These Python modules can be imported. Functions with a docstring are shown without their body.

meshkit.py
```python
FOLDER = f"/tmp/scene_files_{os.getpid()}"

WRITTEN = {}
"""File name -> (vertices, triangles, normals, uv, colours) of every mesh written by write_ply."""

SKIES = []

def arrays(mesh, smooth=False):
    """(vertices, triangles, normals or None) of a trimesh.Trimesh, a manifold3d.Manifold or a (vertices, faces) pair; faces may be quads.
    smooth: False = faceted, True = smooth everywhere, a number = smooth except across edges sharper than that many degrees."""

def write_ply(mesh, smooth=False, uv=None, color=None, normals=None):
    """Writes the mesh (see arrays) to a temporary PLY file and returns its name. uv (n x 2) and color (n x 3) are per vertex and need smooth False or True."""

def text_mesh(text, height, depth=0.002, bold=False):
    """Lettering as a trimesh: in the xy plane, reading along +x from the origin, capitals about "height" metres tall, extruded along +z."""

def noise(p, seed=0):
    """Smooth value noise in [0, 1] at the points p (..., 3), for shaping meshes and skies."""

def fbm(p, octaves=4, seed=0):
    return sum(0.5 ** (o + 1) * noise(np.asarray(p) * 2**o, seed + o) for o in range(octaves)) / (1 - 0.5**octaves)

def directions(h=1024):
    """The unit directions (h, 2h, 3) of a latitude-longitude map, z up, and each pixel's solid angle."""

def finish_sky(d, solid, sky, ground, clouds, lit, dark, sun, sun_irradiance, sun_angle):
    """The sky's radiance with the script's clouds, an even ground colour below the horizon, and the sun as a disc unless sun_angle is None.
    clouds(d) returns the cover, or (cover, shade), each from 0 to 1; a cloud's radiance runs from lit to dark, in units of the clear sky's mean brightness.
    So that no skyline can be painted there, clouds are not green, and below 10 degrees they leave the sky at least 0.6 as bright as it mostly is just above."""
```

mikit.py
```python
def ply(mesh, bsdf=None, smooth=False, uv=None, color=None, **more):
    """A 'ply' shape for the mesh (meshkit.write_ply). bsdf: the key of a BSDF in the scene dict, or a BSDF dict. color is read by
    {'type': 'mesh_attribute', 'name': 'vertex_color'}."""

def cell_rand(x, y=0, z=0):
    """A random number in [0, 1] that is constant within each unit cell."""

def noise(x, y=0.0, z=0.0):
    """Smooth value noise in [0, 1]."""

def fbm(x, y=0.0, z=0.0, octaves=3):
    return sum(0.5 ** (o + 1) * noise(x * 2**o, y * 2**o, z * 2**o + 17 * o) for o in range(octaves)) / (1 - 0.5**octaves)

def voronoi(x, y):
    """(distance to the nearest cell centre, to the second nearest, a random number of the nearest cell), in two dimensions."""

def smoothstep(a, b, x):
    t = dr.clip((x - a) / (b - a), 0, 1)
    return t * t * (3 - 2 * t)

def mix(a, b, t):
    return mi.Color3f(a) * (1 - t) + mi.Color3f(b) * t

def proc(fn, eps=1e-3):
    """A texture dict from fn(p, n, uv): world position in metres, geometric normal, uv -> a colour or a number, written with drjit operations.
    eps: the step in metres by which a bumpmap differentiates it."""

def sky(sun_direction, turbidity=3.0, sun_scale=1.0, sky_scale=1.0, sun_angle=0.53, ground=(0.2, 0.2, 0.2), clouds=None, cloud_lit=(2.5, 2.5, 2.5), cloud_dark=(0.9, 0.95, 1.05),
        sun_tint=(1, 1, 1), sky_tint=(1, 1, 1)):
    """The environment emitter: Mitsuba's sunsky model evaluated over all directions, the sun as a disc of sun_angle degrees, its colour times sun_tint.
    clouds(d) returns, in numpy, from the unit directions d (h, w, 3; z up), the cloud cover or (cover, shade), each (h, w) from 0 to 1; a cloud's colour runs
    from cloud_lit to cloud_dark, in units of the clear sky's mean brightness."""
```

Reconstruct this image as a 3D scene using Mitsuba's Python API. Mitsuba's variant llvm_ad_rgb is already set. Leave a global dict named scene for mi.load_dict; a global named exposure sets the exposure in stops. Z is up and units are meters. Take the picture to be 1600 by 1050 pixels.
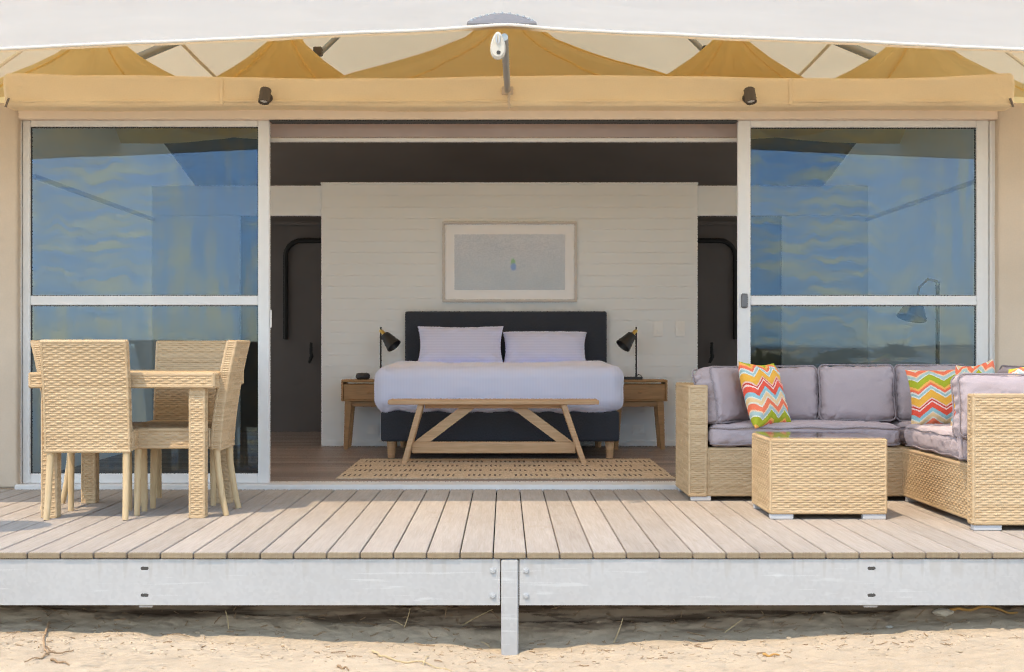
import math, random
import numpy as np
import trimesh
import drjit as dr
import mitsuba as mi
import mikit, meshkit
from mikit import proc, noise, fbm, voronoi, cell_rand, smoothstep, mix

T = mi.ScalarTransform4f
rng = np.random.default_rng(7)
scene, labels = {}, {}

# ------------------------------------------------------------------ camera, sky, exposure
F, VX, VY = 2600.0, 788.0, 542.0          # focal length and vanishing point in pixels of the 1600 x 1050 photograph
CAM_Y, CAM_Z = -7.08, 0.875
scene['camera'] = {
    'type': 'perspective', 'fov': math.degrees(2 * math.atan(800 / F)), 'fov_axis': 'x',
    'principal_point_offset_x': (800 - VX) / 1600, 'principal_point_offset_y': (525 - VY) / 1050,
    'near_clip': 0.1, 'far_clip': 2000.0,
    'to_world': T().look_at(origin=[0, CAM_Y, CAM_Z], target=[0, 0, CAM_Z], up=[0, 0, 1]),
}
SUN = (-0.33, -0.53, 1.0)
scene['sky'] = mikit.sky(SUN, turbidity=3, sun_scale=0.42, sky_scale=2.5, sky_tint=(1.12, 1.0, 0.86), sun_tint=(1.0, 0.97, 0.92), ground=(0.45, 0.38, 0.29))
exposure = 2.4


def P(px, py, y):
    """The point of the plane at depth y that stands at a pixel of the 1600 x 1050 photograph (used to measure sizes)."""
    d = y - CAM_Y
    return np.array([(px - VX) / F * d, y, CAM_Z - (py - VY) / F * d])


def PX(px, y): return (px - VX) / F * (y - CAM_Y)
def PZ(py, y): return CAM_Z - (py - VY) / F * (y - CAM_Y)


# ------------------------------------------------------------------ materials
def mat(name, color, rough=0.6, **kw):
    c = color if isinstance(color, dict) else {'type': 'rgb', 'value': list(color)}
    bump = kw.pop('bump', None)
    b = {'type': 'principled', 'base_color': c, 'roughness': rough, **kw}
    if bump is not None:
        fn, sc, eps = bump
        b = {'type': 'bumpmap', 'arbitrary': proc(fn, eps), 'scale': sc, 'bsdf': b}
    scene[name] = {'type': 'twosided', 'bsdf': b}


def C3(r, g, b): return mi.Color3f(r, g, b)


def deck_fn(p, n, uv):
    i = dr.floor((p.x - 0.0946) / 0.1417)
    tone = 0.93 + 0.13 * cell_rand(i, 3)
    g = fbm(p.x * 90 + i * 7, p.y * 5, p.z * 60, 3)
    big = fbm(p.x * 5 + i * 31, p.y * 1.3, 4.0, 3)
    rings = noise(p.x * 260 + i * 11, p.y * 9, 2.0)
    c = mix((0.27, 0.222, 0.18), (0.375, 0.33, 0.287), 0.55 * g + 0.45 * big)
    spots = smoothstep(0.70, 0.82, fbm(p.x * 22, p.y * 9 + i, 9.0, 3))
    c = mix(c, (0.26, 0.20, 0.15), 0.28 * spots)
    c = c * tone * (0.93 + 0.12 * rings)
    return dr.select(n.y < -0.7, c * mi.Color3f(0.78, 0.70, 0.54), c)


def deck_bump(p, n, uv):
    i = dr.floor((p.x - 0.0946) / 0.1417)
    return fbm(p.x * 200 + i * 7, p.y * 8, p.z * 80, 2)


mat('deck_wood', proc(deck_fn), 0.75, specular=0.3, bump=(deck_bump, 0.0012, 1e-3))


def galv_fn(p, n, uv):
    d1, d2, r = voronoi(p.x * 70, p.z * 70 + p.y * 70)
    s = fbm(p.x * 2.2, p.z * 3, p.y, 3)
    drip = noise(p.x * 55, p.z * 1.5, 3.0) * smoothstep(-0.25, -0.05, p.z)
    c = mix((0.39, 0.38, 0.37), (0.48, 0.47, 0.46), 0.3 * r + 0.7 * s)
    c = mix(c, (0.36, 0.33, 0.29), 0.30 * smoothstep(0.60, 0.85, drip))
    salt = smoothstep(0.62, 0.74, fbm(p.x * 6, p.z * 34, p.y * 20, 4)) * smoothstep(0.45, 0.6, fbm(p.x * 1.3, p.z * 5, 2, 2))
    scuff = smoothstep(0.74, 0.80, fbm(p.x * 3.5, p.z * 120, 7, 3))
    return mix(mix(c, (0.56, 0.56, 0.55), 0.5 * salt), (0.58, 0.58, 0.57), 0.35 * scuff)


mat('galvanised', proc(galv_fn), 0.48, metallic=0.25, specular=0.5, bump=(lambda p, n, uv: fbm(p.x * 8, p.z * 30, p.y * 30, 2), 0.001, 2e-3))
mat('dark_hole', (0.06, 0.055, 0.05), 0.9)
mat('bolt_metal', (0.42, 0.42, 0.42), 0.5, metallic=0.3)


def canvas_fn(a, b):
    def fn(p, n, uv):
        g = fbm(p.x * 2.2, p.y * 2.2, p.z * 3, 3)
        w = noise(p.x * 420, p.z * 420 + p.y * 300, 1.0)
        return mix(a, b, 0.7 * g + 0.3 * w)
    return fn


def canvas_bump(p, n, uv):
    return fbm(p.x * 5 + p.z * 9, p.y * 7, p.z * 16 - p.x * 3, 3) + 0.06 * noise(p.x * 350, p.y * 350, p.z * 350)


mat('canvas_tan', proc(canvas_fn((0.69, 0.54, 0.34), (0.83, 0.68, 0.46))), 0.85, specular=0.2, bump=(canvas_bump, 0.012, 4e-3))
mat('post_tan', proc(canvas_fn((0.48, 0.385, 0.285), (0.60, 0.49, 0.38))), 0.6, specular=0.3)
mat('aluminium', proc(canvas_fn((0.60, 0.58, 0.56), (0.68, 0.66, 0.64))), 0.38, specular=0.5)
mat('aluminium_beige', proc(canvas_fn((0.74, 0.60, 0.46), (0.80, 0.67, 0.53))), 0.42, specular=0.4)
mat('gasket', (0.05, 0.05, 0.05), 0.6)


def thin(name, a, b, diff_trans, rough=0.8):
    scene[name] = {'type': 'principledthin', 'base_color': proc(canvas_fn(a, b)), 'roughness': rough, 'diff_trans': diff_trans, 'spec_trans': 0.0}


def fly_bump(p, n, uv):
    return fbm(p.x * 1.3 + p.y * 0.8, p.y * 2.5, p.z, 3)


thin('fly_white', (0.70, 0.735, 0.765), (0.77, 0.805, 0.835), 1.5)
mat('hem_white', (0.62, 0.56, 0.48), 0.9, specular=0.0)
thin('fly_lining', (0.82, 0.61, 0.36), (0.90, 0.70, 0.44), 1.3)
thin('inner_canvas', (0.82, 0.65, 0.32), (0.91, 0.755, 0.42), 1.55)
thin('ceiling_glow_canvas', (0.90, 0.82, 0.68), (0.94, 0.87, 0.75), 1.6)  # unseen front slope, made translucent to light the interior
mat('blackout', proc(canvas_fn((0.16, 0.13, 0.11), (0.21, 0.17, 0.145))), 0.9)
thin('wall_canvas', (0.78, 0.73, 0.65), (0.85, 0.80, 0.73), 1.35)  # side walls made translucent to brighten the interior
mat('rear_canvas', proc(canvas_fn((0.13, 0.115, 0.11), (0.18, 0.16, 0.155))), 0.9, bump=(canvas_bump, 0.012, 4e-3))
mat('black_trim', (0.012, 0.012, 0.013), 0.6)


def paint_fn(p, n, uv):
    return mix((0.77, 0.80, 0.83), (0.83, 0.86, 0.89), fbm(p.x * 1.4, p.z * 1.8, p.y, 3))


mat('wall_paint', proc(paint_fn), 0.55, specular=0.35)


def floor_fn(p, n, uv):
    i = dr.floor((p.y - 3.4) / 0.19)
    g = fbm(p.x * 4 + i * 13, p.y * 70, 1.0, 3)
    return mix((0.14, 0.10, 0.085), (0.31, 0.24, 0.21), g) * (0.8 + 0.4 * cell_rand(i, 5))


mat('floor_wood', proc(floor_fn), 0.42, specular=0.4)


def wood_fn(a, b, sx, sy, sz):
    def fn(p, n, uv):
        w = fbm(p.x * sx * 0.4, p.y * sy * 0.4, p.z * sz * 0.4, 2)
        g = fbm(p.x * sx + 5 * w, p.y * sy + 5 * w, p.z * sz + 5 * w, 3)
        return mix(a, b, g)
    return fn


mat('oak', proc(wood_fn((0.46, 0.27, 0.13), (0.68, 0.46, 0.27), 6, 50, 60)), 0.45, specular=0.35)
mat('oak_dark', proc(wood_fn((0.30, 0.165, 0.07), (0.48, 0.29, 0.135), 7, 60, 60)), 0.42, specular=0.35)


def felt_fn(p, n, uv):
    return mix((0.032, 0.037, 0.050), (0.062, 0.070, 0.090), noise(p.x * 300, p.y * 300, p.z * 300))


mat('charcoal_felt', proc(felt_fn), 0.9, sheen=0.4, specular=0.2)


def linen_fn(p, n, uv):
    s = 0.5 + 0.5 * dr.sin(p.x * 2 * math.pi / 0.022)
    return mix((0.72, 0.765, 0.99), (0.745, 0.79, 1.0), s)


def linen_fn_h(p, n, uv):
    s = 0.5 + 0.5 * dr.sin(p.z * 2 * math.pi / 0.022)
    return mix((0.65, 0.675, 0.93), (0.71, 0.735, 0.975), s)


mat('duvet_linen', proc(linen_fn), 0.8, sheen=0.3, specular=0.2, bump=(lambda p, n, uv: fbm(p.x * 9, p.y * 9, p.z * 12, 3), 0.018, 3e-3))
mat('pillow_linen', proc(linen_fn_h), 0.8, sheen=0.3, specular=0.2, bump=(lambda p, n, uv: fbm(p.x * 11, p.y * 9, p.z * 14, 3), 0.010, 3e-3))


def cushion_fn(p, n, uv):
    w = noise(p.x * 500, p.y * 500, p.z * 500)
    return mix((0.35, 0.285, 0.295), (0.45, 0.375, 0.38), 0.5 * w + 0.5 * fbm(p.x * 6, p.y * 6, p.z * 6, 3))


def cushion_bump(p, n, uv):
    a = fbm(p.x * 14 + p.z * 4, p.y * 14, p.z * 18 - p.x * 5, 3)
    return a + 0.25 * noise(p.x * 45, p.y * 45, p.z * 45)


mat('cushion_grey', proc(cushion_fn), 0.85, sheen=0.25, specular=0.2, bump=(cushion_bump, 0.012, 3e-3))
mat('piping_grey', (0.27, 0.225, 0.235), 0.85)

CHEV = [((0.80, 0.55, 0.28), 0.05), ((0.74, 0.66, 0.54), 0.02), ((0.86, 0.20, 0.10), 0.07), ((0.85, 0.55, 0.35), 0.02), ((0.42, 0.52, 0.47), 0.05), ((0.74, 0.68, 0.58), 0.012),
        ((0.40, 0.42, 0.03), 0.09), ((0.86, 0.42, 0.10), 0.035), ((0.84, 0.17, 0.09), 0.035), ((0.72, 0.66, 0.58), 0.02), ((0.36, 0.50, 0.48), 0.03), ((0.74, 0.69, 0.60), 0.016),
        ((0.82, 0.42, 0.06), 0.095), ((0.80, 0.50, 0.40), 0.02), ((0.62, 0.07, 0.05), 0.02), ((0.88, 0.60, 0.52), 0.02), ((0.78, 0.10, 0.06), 0.07), ((0.30, 0.50, 0.52), 0.05), ((0.74, 0.68, 0.56), 0.016)]


def chevron_fn(shift):
    total = sum(h for _, h in CHEV)

    def fn(p, n, uv):
        t = uv.x * 2.5 + 0.2
        tri = dr.abs(t - dr.floor(t) - 0.5) * 2.0
        v = (1.0 - uv.y) * 0.80 + 0.115 * tri + shift + 0.006 * noise(uv.x * 40, uv.y * 40, 1)
        v = v - dr.floor(v / total) * total
        c = mi.Color3f(*CHEV[0][0])
        at = CHEV[0][1]
        for col, h in CHEV[1:]:
            c = dr.select(v > at, mi.Color3f(*col), c)
            at += h
        return c * (0.92 + 0.16 * noise(p.x * 600, p.y * 600, p.z * 600))
    return fn


mat('chevron_cloth', proc(chevron_fn(0.0)), 0.8, sheen=0.2, specular=0.2)
mat('chevron_cloth_b', proc(chevron_fn(0.23)), 0.8, sheen=0.2, specular=0.2)


def wicker_fn(p, n, uv):
    r = cell_rand(dr.floor(p.z / 0.012), dr.floor((p.x + p.y) / 0.31), 2)
    g = fbm(p.x * 30, p.y * 30, p.z * 70, 2)
    big = fbm(p.x * 3, p.y * 3, p.z * 3, 2)
    c = mix((0.375, 0.245, 0.125), (0.58, 0.425, 0.255), 0.4 * r + 0.35 * g + 0.25 * big)
    return c


mat('wicker', proc(wicker_fn), 0.5, specular=0.4)
mat('rattan_core', (0.30, 0.19, 0.09), 0.8)
mat('cane', proc(wood_fn((0.44, 0.30, 0.15), (0.60, 0.45, 0.26), 40, 40, 9)), 0.45, specular=0.4)
mat('plastic_pale', (0.46, 0.45, 0.45), 0.5)
mat('black_metal', (0.018, 0.018, 0.020), 0.4, specular=0.5)
mat('brass', (0.62, 0.42, 0.12), 0.3, metallic=0.9)
mat('brown_metal', (0.085, 0.065, 0.05), 0.5)
mat('lamp_lens', (0.75, 0.73, 0.68), 0.25)
mat('pole_metal', (0.36, 0.37, 0.37), 0.4, metallic=0.5)
mat('plate_grey', (0.17, 0.16, 0.16), 0.85, specular=0.1)
mat('white_plastic', (0.50, 0.45, 0.37), 0.5)
mat('plate_white', (0.84, 0.84, 0.84), 0.5)
mat('black_plastic', (0.03, 0.027, 0.03), 0.35)
mat('handle_grey', (0.13, 0.13, 0.14), 0.4)


def moire_tint_fn(p, n, uv):
    # sky blue and straw moire streaks painted into the panes' reflection colour
    w = 0.09 * noise(p.x * 5.0, p.z * 1.3, 4) + 0.05 * noise(p.x * 14.0, p.z * 3.0, 8) + 0.02 * noise(p.x * 40.0, p.z * 9.0, 5)
    rip = 0.65 * noise(p.x * 4.0, (p.z + w) * 38.0, 3) + 0.35 * noise(p.x * 14.0, (p.z + w) * 80.0, 7)
    col = 0.6 * noise(p.x * 34.0 + 1.5 * noise(p.x * 3.0, p.z * 4.0, 1), p.z * 2.6, 2) + 0.4 * noise(p.x * 75.0, p.z * 9.0, 12)
    sel = smoothstep(0.30, 0.70, noise(p.x * 1.6, p.z * 1.1, 6))
    t = (rip * (1 - 0.75 * sel) + 0.75 * col * sel) * (0.7 + 0.6 * fbm(p.x * 3.0, p.z * 2.5, 9, 2))
    return mix((0.22, 0.39, 0.66), (0.50, 0.54, 0.46), smoothstep(0.24, 0.80, t))


scene['glass'] = {'type': 'thindielectric', 'int_ior': 1.66, 'specular_reflectance': proc(moire_tint_fn), 'specular_transmittance': {'type': 'rgb', 'value': [0.17, 0.21, 0.23]}}
scene['table_glass'] = {'type': 'thindielectric', 'int_ior': 1.6}


def blind_fn(p, n, uv):
    return mix((0.34, 0.275, 0.265), (0.40, 0.33, 0.315), fbm(p.x * 4, p.z * 8, 1, 3))


mat('blind_cloth', proc(blind_fn), 0.8)


def rug_fn(p, n, uv):
    rowv = (p.y - 3.62) / 0.43
    row = dr.floor(rowv)
    f = rowv - row
    xs = p.x / 0.034
    fx = xs - dr.floor(xs)
    seg = p.x / 0.306 + 0.5 * (row - 2 * dr.floor(row / 2))
    fs = seg - dr.floor(seg)
    wob = cell_rand(dr.floor(xs), row, 4)
    on = (fx < 0.42) & (dr.abs(f - 0.45) < 0.13 + 0.12 * wob) & (fs > 0.18)
    thread = noise(p.x * 130, p.y * 26, 1)
    knit = noise(p.x * 40, p.y * 90, 3)
    c = mix((0.34, 0.245, 0.16), (0.56, 0.43, 0.30), 0.5 * thread + 0.5 * knit)
    return dr.select(on, mi.Color3f(0.075, 0.058, 0.045) * (0.5 + 2.6 * thread), c)


mat('jute', proc(rug_fn), 0.95, bump=(lambda p, n, uv: noise(p.x * 90, p.y * 60, 1), 0.004, 2e-3))


def print_fn(p, n, uv):
    s = fbm(p.x * 95, p.z * 120, 2, 2)
    big = fbm(p.x * 7, p.z * 7, 5, 3)
    c = mix((0.50, 0.57, 0.68), (0.80, 0.82, 0.90), 0.65 * s + 0.35 * big)
    c = mix(c, (0.54, 0.63, 0.72), smoothstep(1.78, 1.42, p.z) * 0.6)
    def blob(cx, cz, rx, rz):
        return smoothstep(1.25, 0.6, dr.sqrt(dr.square((p.x - cx) / rx) + dr.square((p.z - cz) / rz)))
    c = mix(c, (0.36, 0.60, 0.36), blob(0.075, 1.60, 0.020, 0.032))
    c = mix(c, (0.30, 0.46, 0.80), blob(0.078, 1.56, 0.026, 0.034))
    return c


mat('art_print', proc(print_fn), 0.7)
mat('mat_board', (0.90, 0.91, 0.95), 0.7)
mat('frame_wood', (0.60, 0.57, 0.54), 0.5)


def sand_fn(p, n, uv):
    g = fbm(p.x * 260, p.y * 260, p.z * 260, 2)
    b = fbm(p.x * 2.2, p.y * 4, p.z * 5, 4)
    c = mix((0.35, 0.265, 0.18), (0.52, 0.42, 0.30), 0.45 * g + 0.55 * b)
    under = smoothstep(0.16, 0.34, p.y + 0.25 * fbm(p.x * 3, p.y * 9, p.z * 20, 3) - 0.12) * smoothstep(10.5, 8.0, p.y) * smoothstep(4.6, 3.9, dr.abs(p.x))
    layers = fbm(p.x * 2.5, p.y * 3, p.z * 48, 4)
    shaded_strata = mix((0.10, 0.063, 0.04), (0.33, 0.24, 0.165), smoothstep(0.34, 0.62, layers))  # brown bank strata, darkened to paint in the shade under the deck
    roots_crevices = smoothstep(0.60, 0.74, fbm(p.x * 7, p.y * 16, p.z * 34, 4))  # dark root mats that also paint the shade of crevices
    shaded_strata = mix(shaded_strata, (0.075, 0.045, 0.026), 0.8 * roots_crevices)
    c = mix(c, shaded_strata, 0.93 * under)
    bits = smoothstep(0.72, 0.80, fbm(p.x * 34, p.y * 46, p.z * 40, 3))
    c = mix(c, (0.26, 0.15, 0.07), 0.55 * bits)
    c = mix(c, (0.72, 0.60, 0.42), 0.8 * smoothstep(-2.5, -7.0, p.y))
    far = smoothstep(-9.0, -18.0, p.y) * smoothstep(0.50, 0.62, fbm(p.x * 0.5, p.y * 0.35, 3, 4))
    return mix(c, (0.30, 0.26, 0.14), 0.4 * far)


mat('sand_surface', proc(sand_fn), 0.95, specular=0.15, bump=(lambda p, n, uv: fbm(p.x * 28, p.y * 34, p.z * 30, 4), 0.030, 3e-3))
mat('dry_stem', proc(wood_fn((0.36, 0.26, 0.13), (0.62, 0.48, 0.28), 30, 30, 30)), 0.8)
mat('bark', proc(wood_fn((0.22, 0.13, 0.07), (0.42, 0.28, 0.16), 40, 40, 40)), 0.85)
mat('orange_root', proc(wood_fn((0.36, 0.17, 0.04), (0.58, 0.33, 0.10), 40, 40, 40)), 0.85)
mat('stone_surface', proc(canvas_fn((0.52, 0.44, 0.33), (0.70, 0.62, 0.50))), 0.85)
scene['scrub_leaf'] = {'type': 'principledthin', 'base_color': proc(canvas_fn((0.22, 0.20, 0.10), (0.36, 0.32, 0.19))), 'roughness': 0.7, 'diff_trans': 0.5}


# ------------------------------------------------------------------ mesh helpers
def TM(v, f):
    return trimesh.Trimesh(np.asarray(v, float), np.asarray(f, int), process=False)


def cat(*ms):
    ms = [m for m in ms if m is not None]
    return ms[0] if len(ms) == 1 else trimesh.util.concatenate(ms)


def hull(pts):
    return trimesh.convex.convex_hull(np.asarray(pts, float))


def box(x0, x1, y0, y1, z0, z1, b=0.004):
    """A box with chamfered edges."""
    lo, hi = np.minimum([x0, y0, z0], [x1, y1, z1]), np.maximum([x0, y0, z0], [x1, y1, z1])
    b = min(b, 0.3 * (hi - lo).min())
    pts = []
    for sx in (0, 1):
        for sy in (0, 1):
            for sz in (0, 1):
                s = np.array([sx, sy, sz])
                c = np.where(s == 1, hi, lo)
                d = np.where(s == 1, -1, 1) * b
                for k in range(3):
                    q = c + d
                    q[k] = c[k]
                    pts.append(q)
    return hull(pts)


def grid(P, closed_u=False, flip=False):
    """P (nv, nu, 3) -> a mesh."""
    nv, nu = P.shape[:2]
    i, j = np.meshgrid(np.arange(nv - 1), np.arange(nu if closed_u else nu - 1), indexing='ij')
    a, b = i * nu + j, i * nu + (j + 1) % nu
    q = np.stack([a, b, b + nu, a + nu], -1).reshape(-1, 4)
    f = np.vstack([q[:, [0, 1, 2]], q[:, [0, 2, 3]]])
    if flip:
        f = f[:, ::-1]
    return TM(P.reshape(-1, 3), f)


def tube(points, radii, sides=10, caps=True, closed=False):
    p = np.asarray(points, float)
    r = np.broadcast_to(radii, (len(p),)).astype(float)
    if closed:
        t = np.roll(p, -1, 0) - np.roll(p, 1, 0)
    else:
        t = np.gradient(p, axis=0)
    t /= np.linalg.norm(t, axis=1, keepdims=True) + 1e-12
    a = np.zeros_like(p)
    ref = np.array([0, 0, 1.0]) if abs(t[0, 2]) < 0.9 else np.array([1.0, 0, 0])
    for k in range(len(p)):
        x = np.cross(ref, t[k])
        if np.linalg.norm(x) < 1e-6:
            x = np.cross([0.3, 1, 0.2], t[k])
        x /= np.linalg.norm(x)
        a[k] = x
        ref = np.cross(t[k], x)
    b = np.cross(t, a)
    ang = np.arange(sides) * 2 * np.pi / sides
    v = p[:, None] + r[:, None, None] * (np.cos(ang)[None, :, None] * a[:, None] + np.sin(ang)[None, :, None] * b[:, None])
    if closed:
        v = np.concatenate([v, v[:1]], 0)
    m = grid(v, closed_u=True)
    if caps and not closed:
        n = len(p)
        vv = np.vstack([m.vertices, p[0], p[-1]])
        k = np.arange(sides)
        f = np.vstack([m.faces, np.stack([(k + 1) % sides, k, k * 0 + n * sides], 1),
                       np.stack([(n - 1) * sides + k, (n - 1) * sides + (k + 1) % sides, k * 0 + n * sides + 1], 1)])
        m = TM(vv, f)
    return m


def bar(p0, p1, wa, wb, up=(0, 0, 1), b=0.003, we=None):
    """A square bar from p0 to p1, wa wide across 'side' and wb along up; we = end widths."""
    p0, p1 = np.asarray(p0, float), np.asarray(p1, float)
    t = (p1 - p0) / np.linalg.norm(p1 - p0)
    s = np.cross(t, up); s /= np.linalg.norm(s)
    u = np.cross(s, t)
    ea, eb = we or (wa, wb)
    pts = []
    for p, (a, c) in ((p0, (wa, wb)), (p1, (ea, eb))):
        for x, y in ((a / 2 - b, c / 2), (a / 2, c / 2 - b)):
            for sx in (-1, 1):
                for sy in (-1, 1):
                    pts.append(p + s * x * sx + u * y * sy)
    return hull(pts)


def lathe(profile, center=(0, 0, 0), sides=24, axis=None):
    pr = np.asarray(profile, float)
    ang = np.arange(sides) * 2 * np.pi / sides
    v = np.stack([pr[:, None, 0] * np.cos(ang), pr[:, None, 0] * np.sin(ang), np.broadcast_to(pr[:, None, 1], (len(pr), sides))], -1)
    m = grid(v, closed_u=True)
    if axis is not None:
        m.apply_transform(trimesh.geometry.align_vectors([0, 0, 1], np.asarray(axis, float) / np.linalg.norm(axis)))
    m.apply_translation(center)
    return m


def rbox(w, d, h, r, n=(10, 10, 6), nc=4):
    """A rounded box centred at the origin with a fine regular surface."""
    L = np.array([w, d, h]) / 2
    r = min(r, L.min() * 0.98)
    ax = []
    for k in range(3):
        c = np.tan(np.linspace(-1, 1, 2 * nc + 1)[:nc] * np.pi / 4)       # -1 .. <0
        ax.append(np.concatenate([-L[k] + r * (1 + c), np.linspace(-L[k] + r, L[k] - r, max(2, n[k])), L[k] - r * (1 + c[::-1])]))
    ms = []
    for k in range(3):
        i, j = [(1, 2), (2, 0), (0, 1)][k]
        A, B = np.meshgrid(ax[i], ax[j])
        for s in (-1, 1):
            P_ = np.zeros(A.shape + (3,))
            P_[..., i], P_[..., j], P_[..., k] = A, B, s * L[k]
            ms.append(grid(P_, flip=s < 0))
    m = trimesh.util.concatenate(ms)
    m.merge_vertices(digits_vertex=6)
    p = np.array(m.vertices)
    c = np.clip(p, -(L - r), L - r)
    d_ = p - c
    nrm = np.linalg.norm(d_, axis=1, keepdims=True)
    m = TM(c + r * d_ / np.maximum(nrm, 1e-9), m.faces)
    return m


def vnormals(m):
    v, f = np.asarray(m.vertices), np.asarray(m.faces)
    n = np.zeros_like(v)
    fn = np.cross(v[f[:, 1]] - v[f[:, 0]], v[f[:, 2]] - v[f[:, 0]])
    for k in range(3):
        np.add.at(n, f[:, k], fn)
    return n / np.maximum(np.linalg.norm(n, axis=1, keepdims=True), 1e-12)


def rough_up(m, amp, scale, seed=0, octaves=3):
    v = np.asarray(m.vertices)
    d = meshkit.fbm(v * np.asarray(scale, float) + 3.7 * seed + 50, octaves, seed) - 0.5
    return TM(v + vnormals(m) * d[:, None] * 2 * amp, m.faces)


def xf(m, loc=(0, 0, 0), rx=0, ry=0, rz=0):
    M = trimesh.transformations.euler_matrix(math.radians(rx), math.radians(ry), math.radians(rz), 'sxyz')
    M[:3, 3] = loc
    m = m.copy()
    m.apply_transform(M)
    return m


# woven faces: real over-under strands
ROW, STAKE = 0.012, 0.032


def weave(fn, lu, lv, amp=0.0035, row=ROW, stake=STAKE, plain=False):
    """fn(s, t) -> points for s, t in 0..1; rows of strands run along s, stacked along t."""
    nr = max(1, round(lv / row))
    ns = max(1, round(lu / stake))
    t = np.concatenate([np.arange(nr * 4) / (nr * 4.0), [1.0]])
    s = np.linspace(0, 1, max(2, ns * 4 + 1))
    S, Tt = np.meshgrid(s, t)
    Pn = fn(S, Tt)
    e = 1e-3
    du, dv = fn(np.minimum(S + e, 1), Tt) - fn(np.maximum(S - e, 0), Tt), fn(S, np.minimum(Tt + e, 1)) - fn(S, np.maximum(Tt - e, 0))
    N = np.cross(du, dv)
    N /= np.linalg.norm(N, axis=-1, keepdims=True) + 1e-15
    k = np.arange(len(t))
    r, fr = np.minimum(k // 4, nr - 1), (k % 4) / 4.0
    prof = np.sqrt(np.maximum(0, 1 - (2 * fr - 1) ** 2))
    prof[-1] = 0
    over = np.full(S.shape, 0.8) if plain else 0.5 + 0.5 * np.sin(np.pi * (S * ns + r[:, None]) + np.pi / 2 * 0)
    jit = 0.85 + 0.3 * np.random.default_rng(len(t) * 31 + len(s)).random((nr, 1))[r]
    Hh = amp * prof[:, None] * (0.15 + 1.15 * over) * jit - 0.4 * amp
    return grid(Pn + N * Hh[..., None])


def quad_fn(p00, p10, p11, p01):
    a, b, c, d = (np.asarray(q, float) for q in (p00, p10, p11, p01))

    def fn(s, t):
        s, t = s[..., None], t[..., None]
        return (1 - t) * ((1 - s) * a + s * b) + t * ((1 - s) * d + s * c)
    return fn


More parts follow.
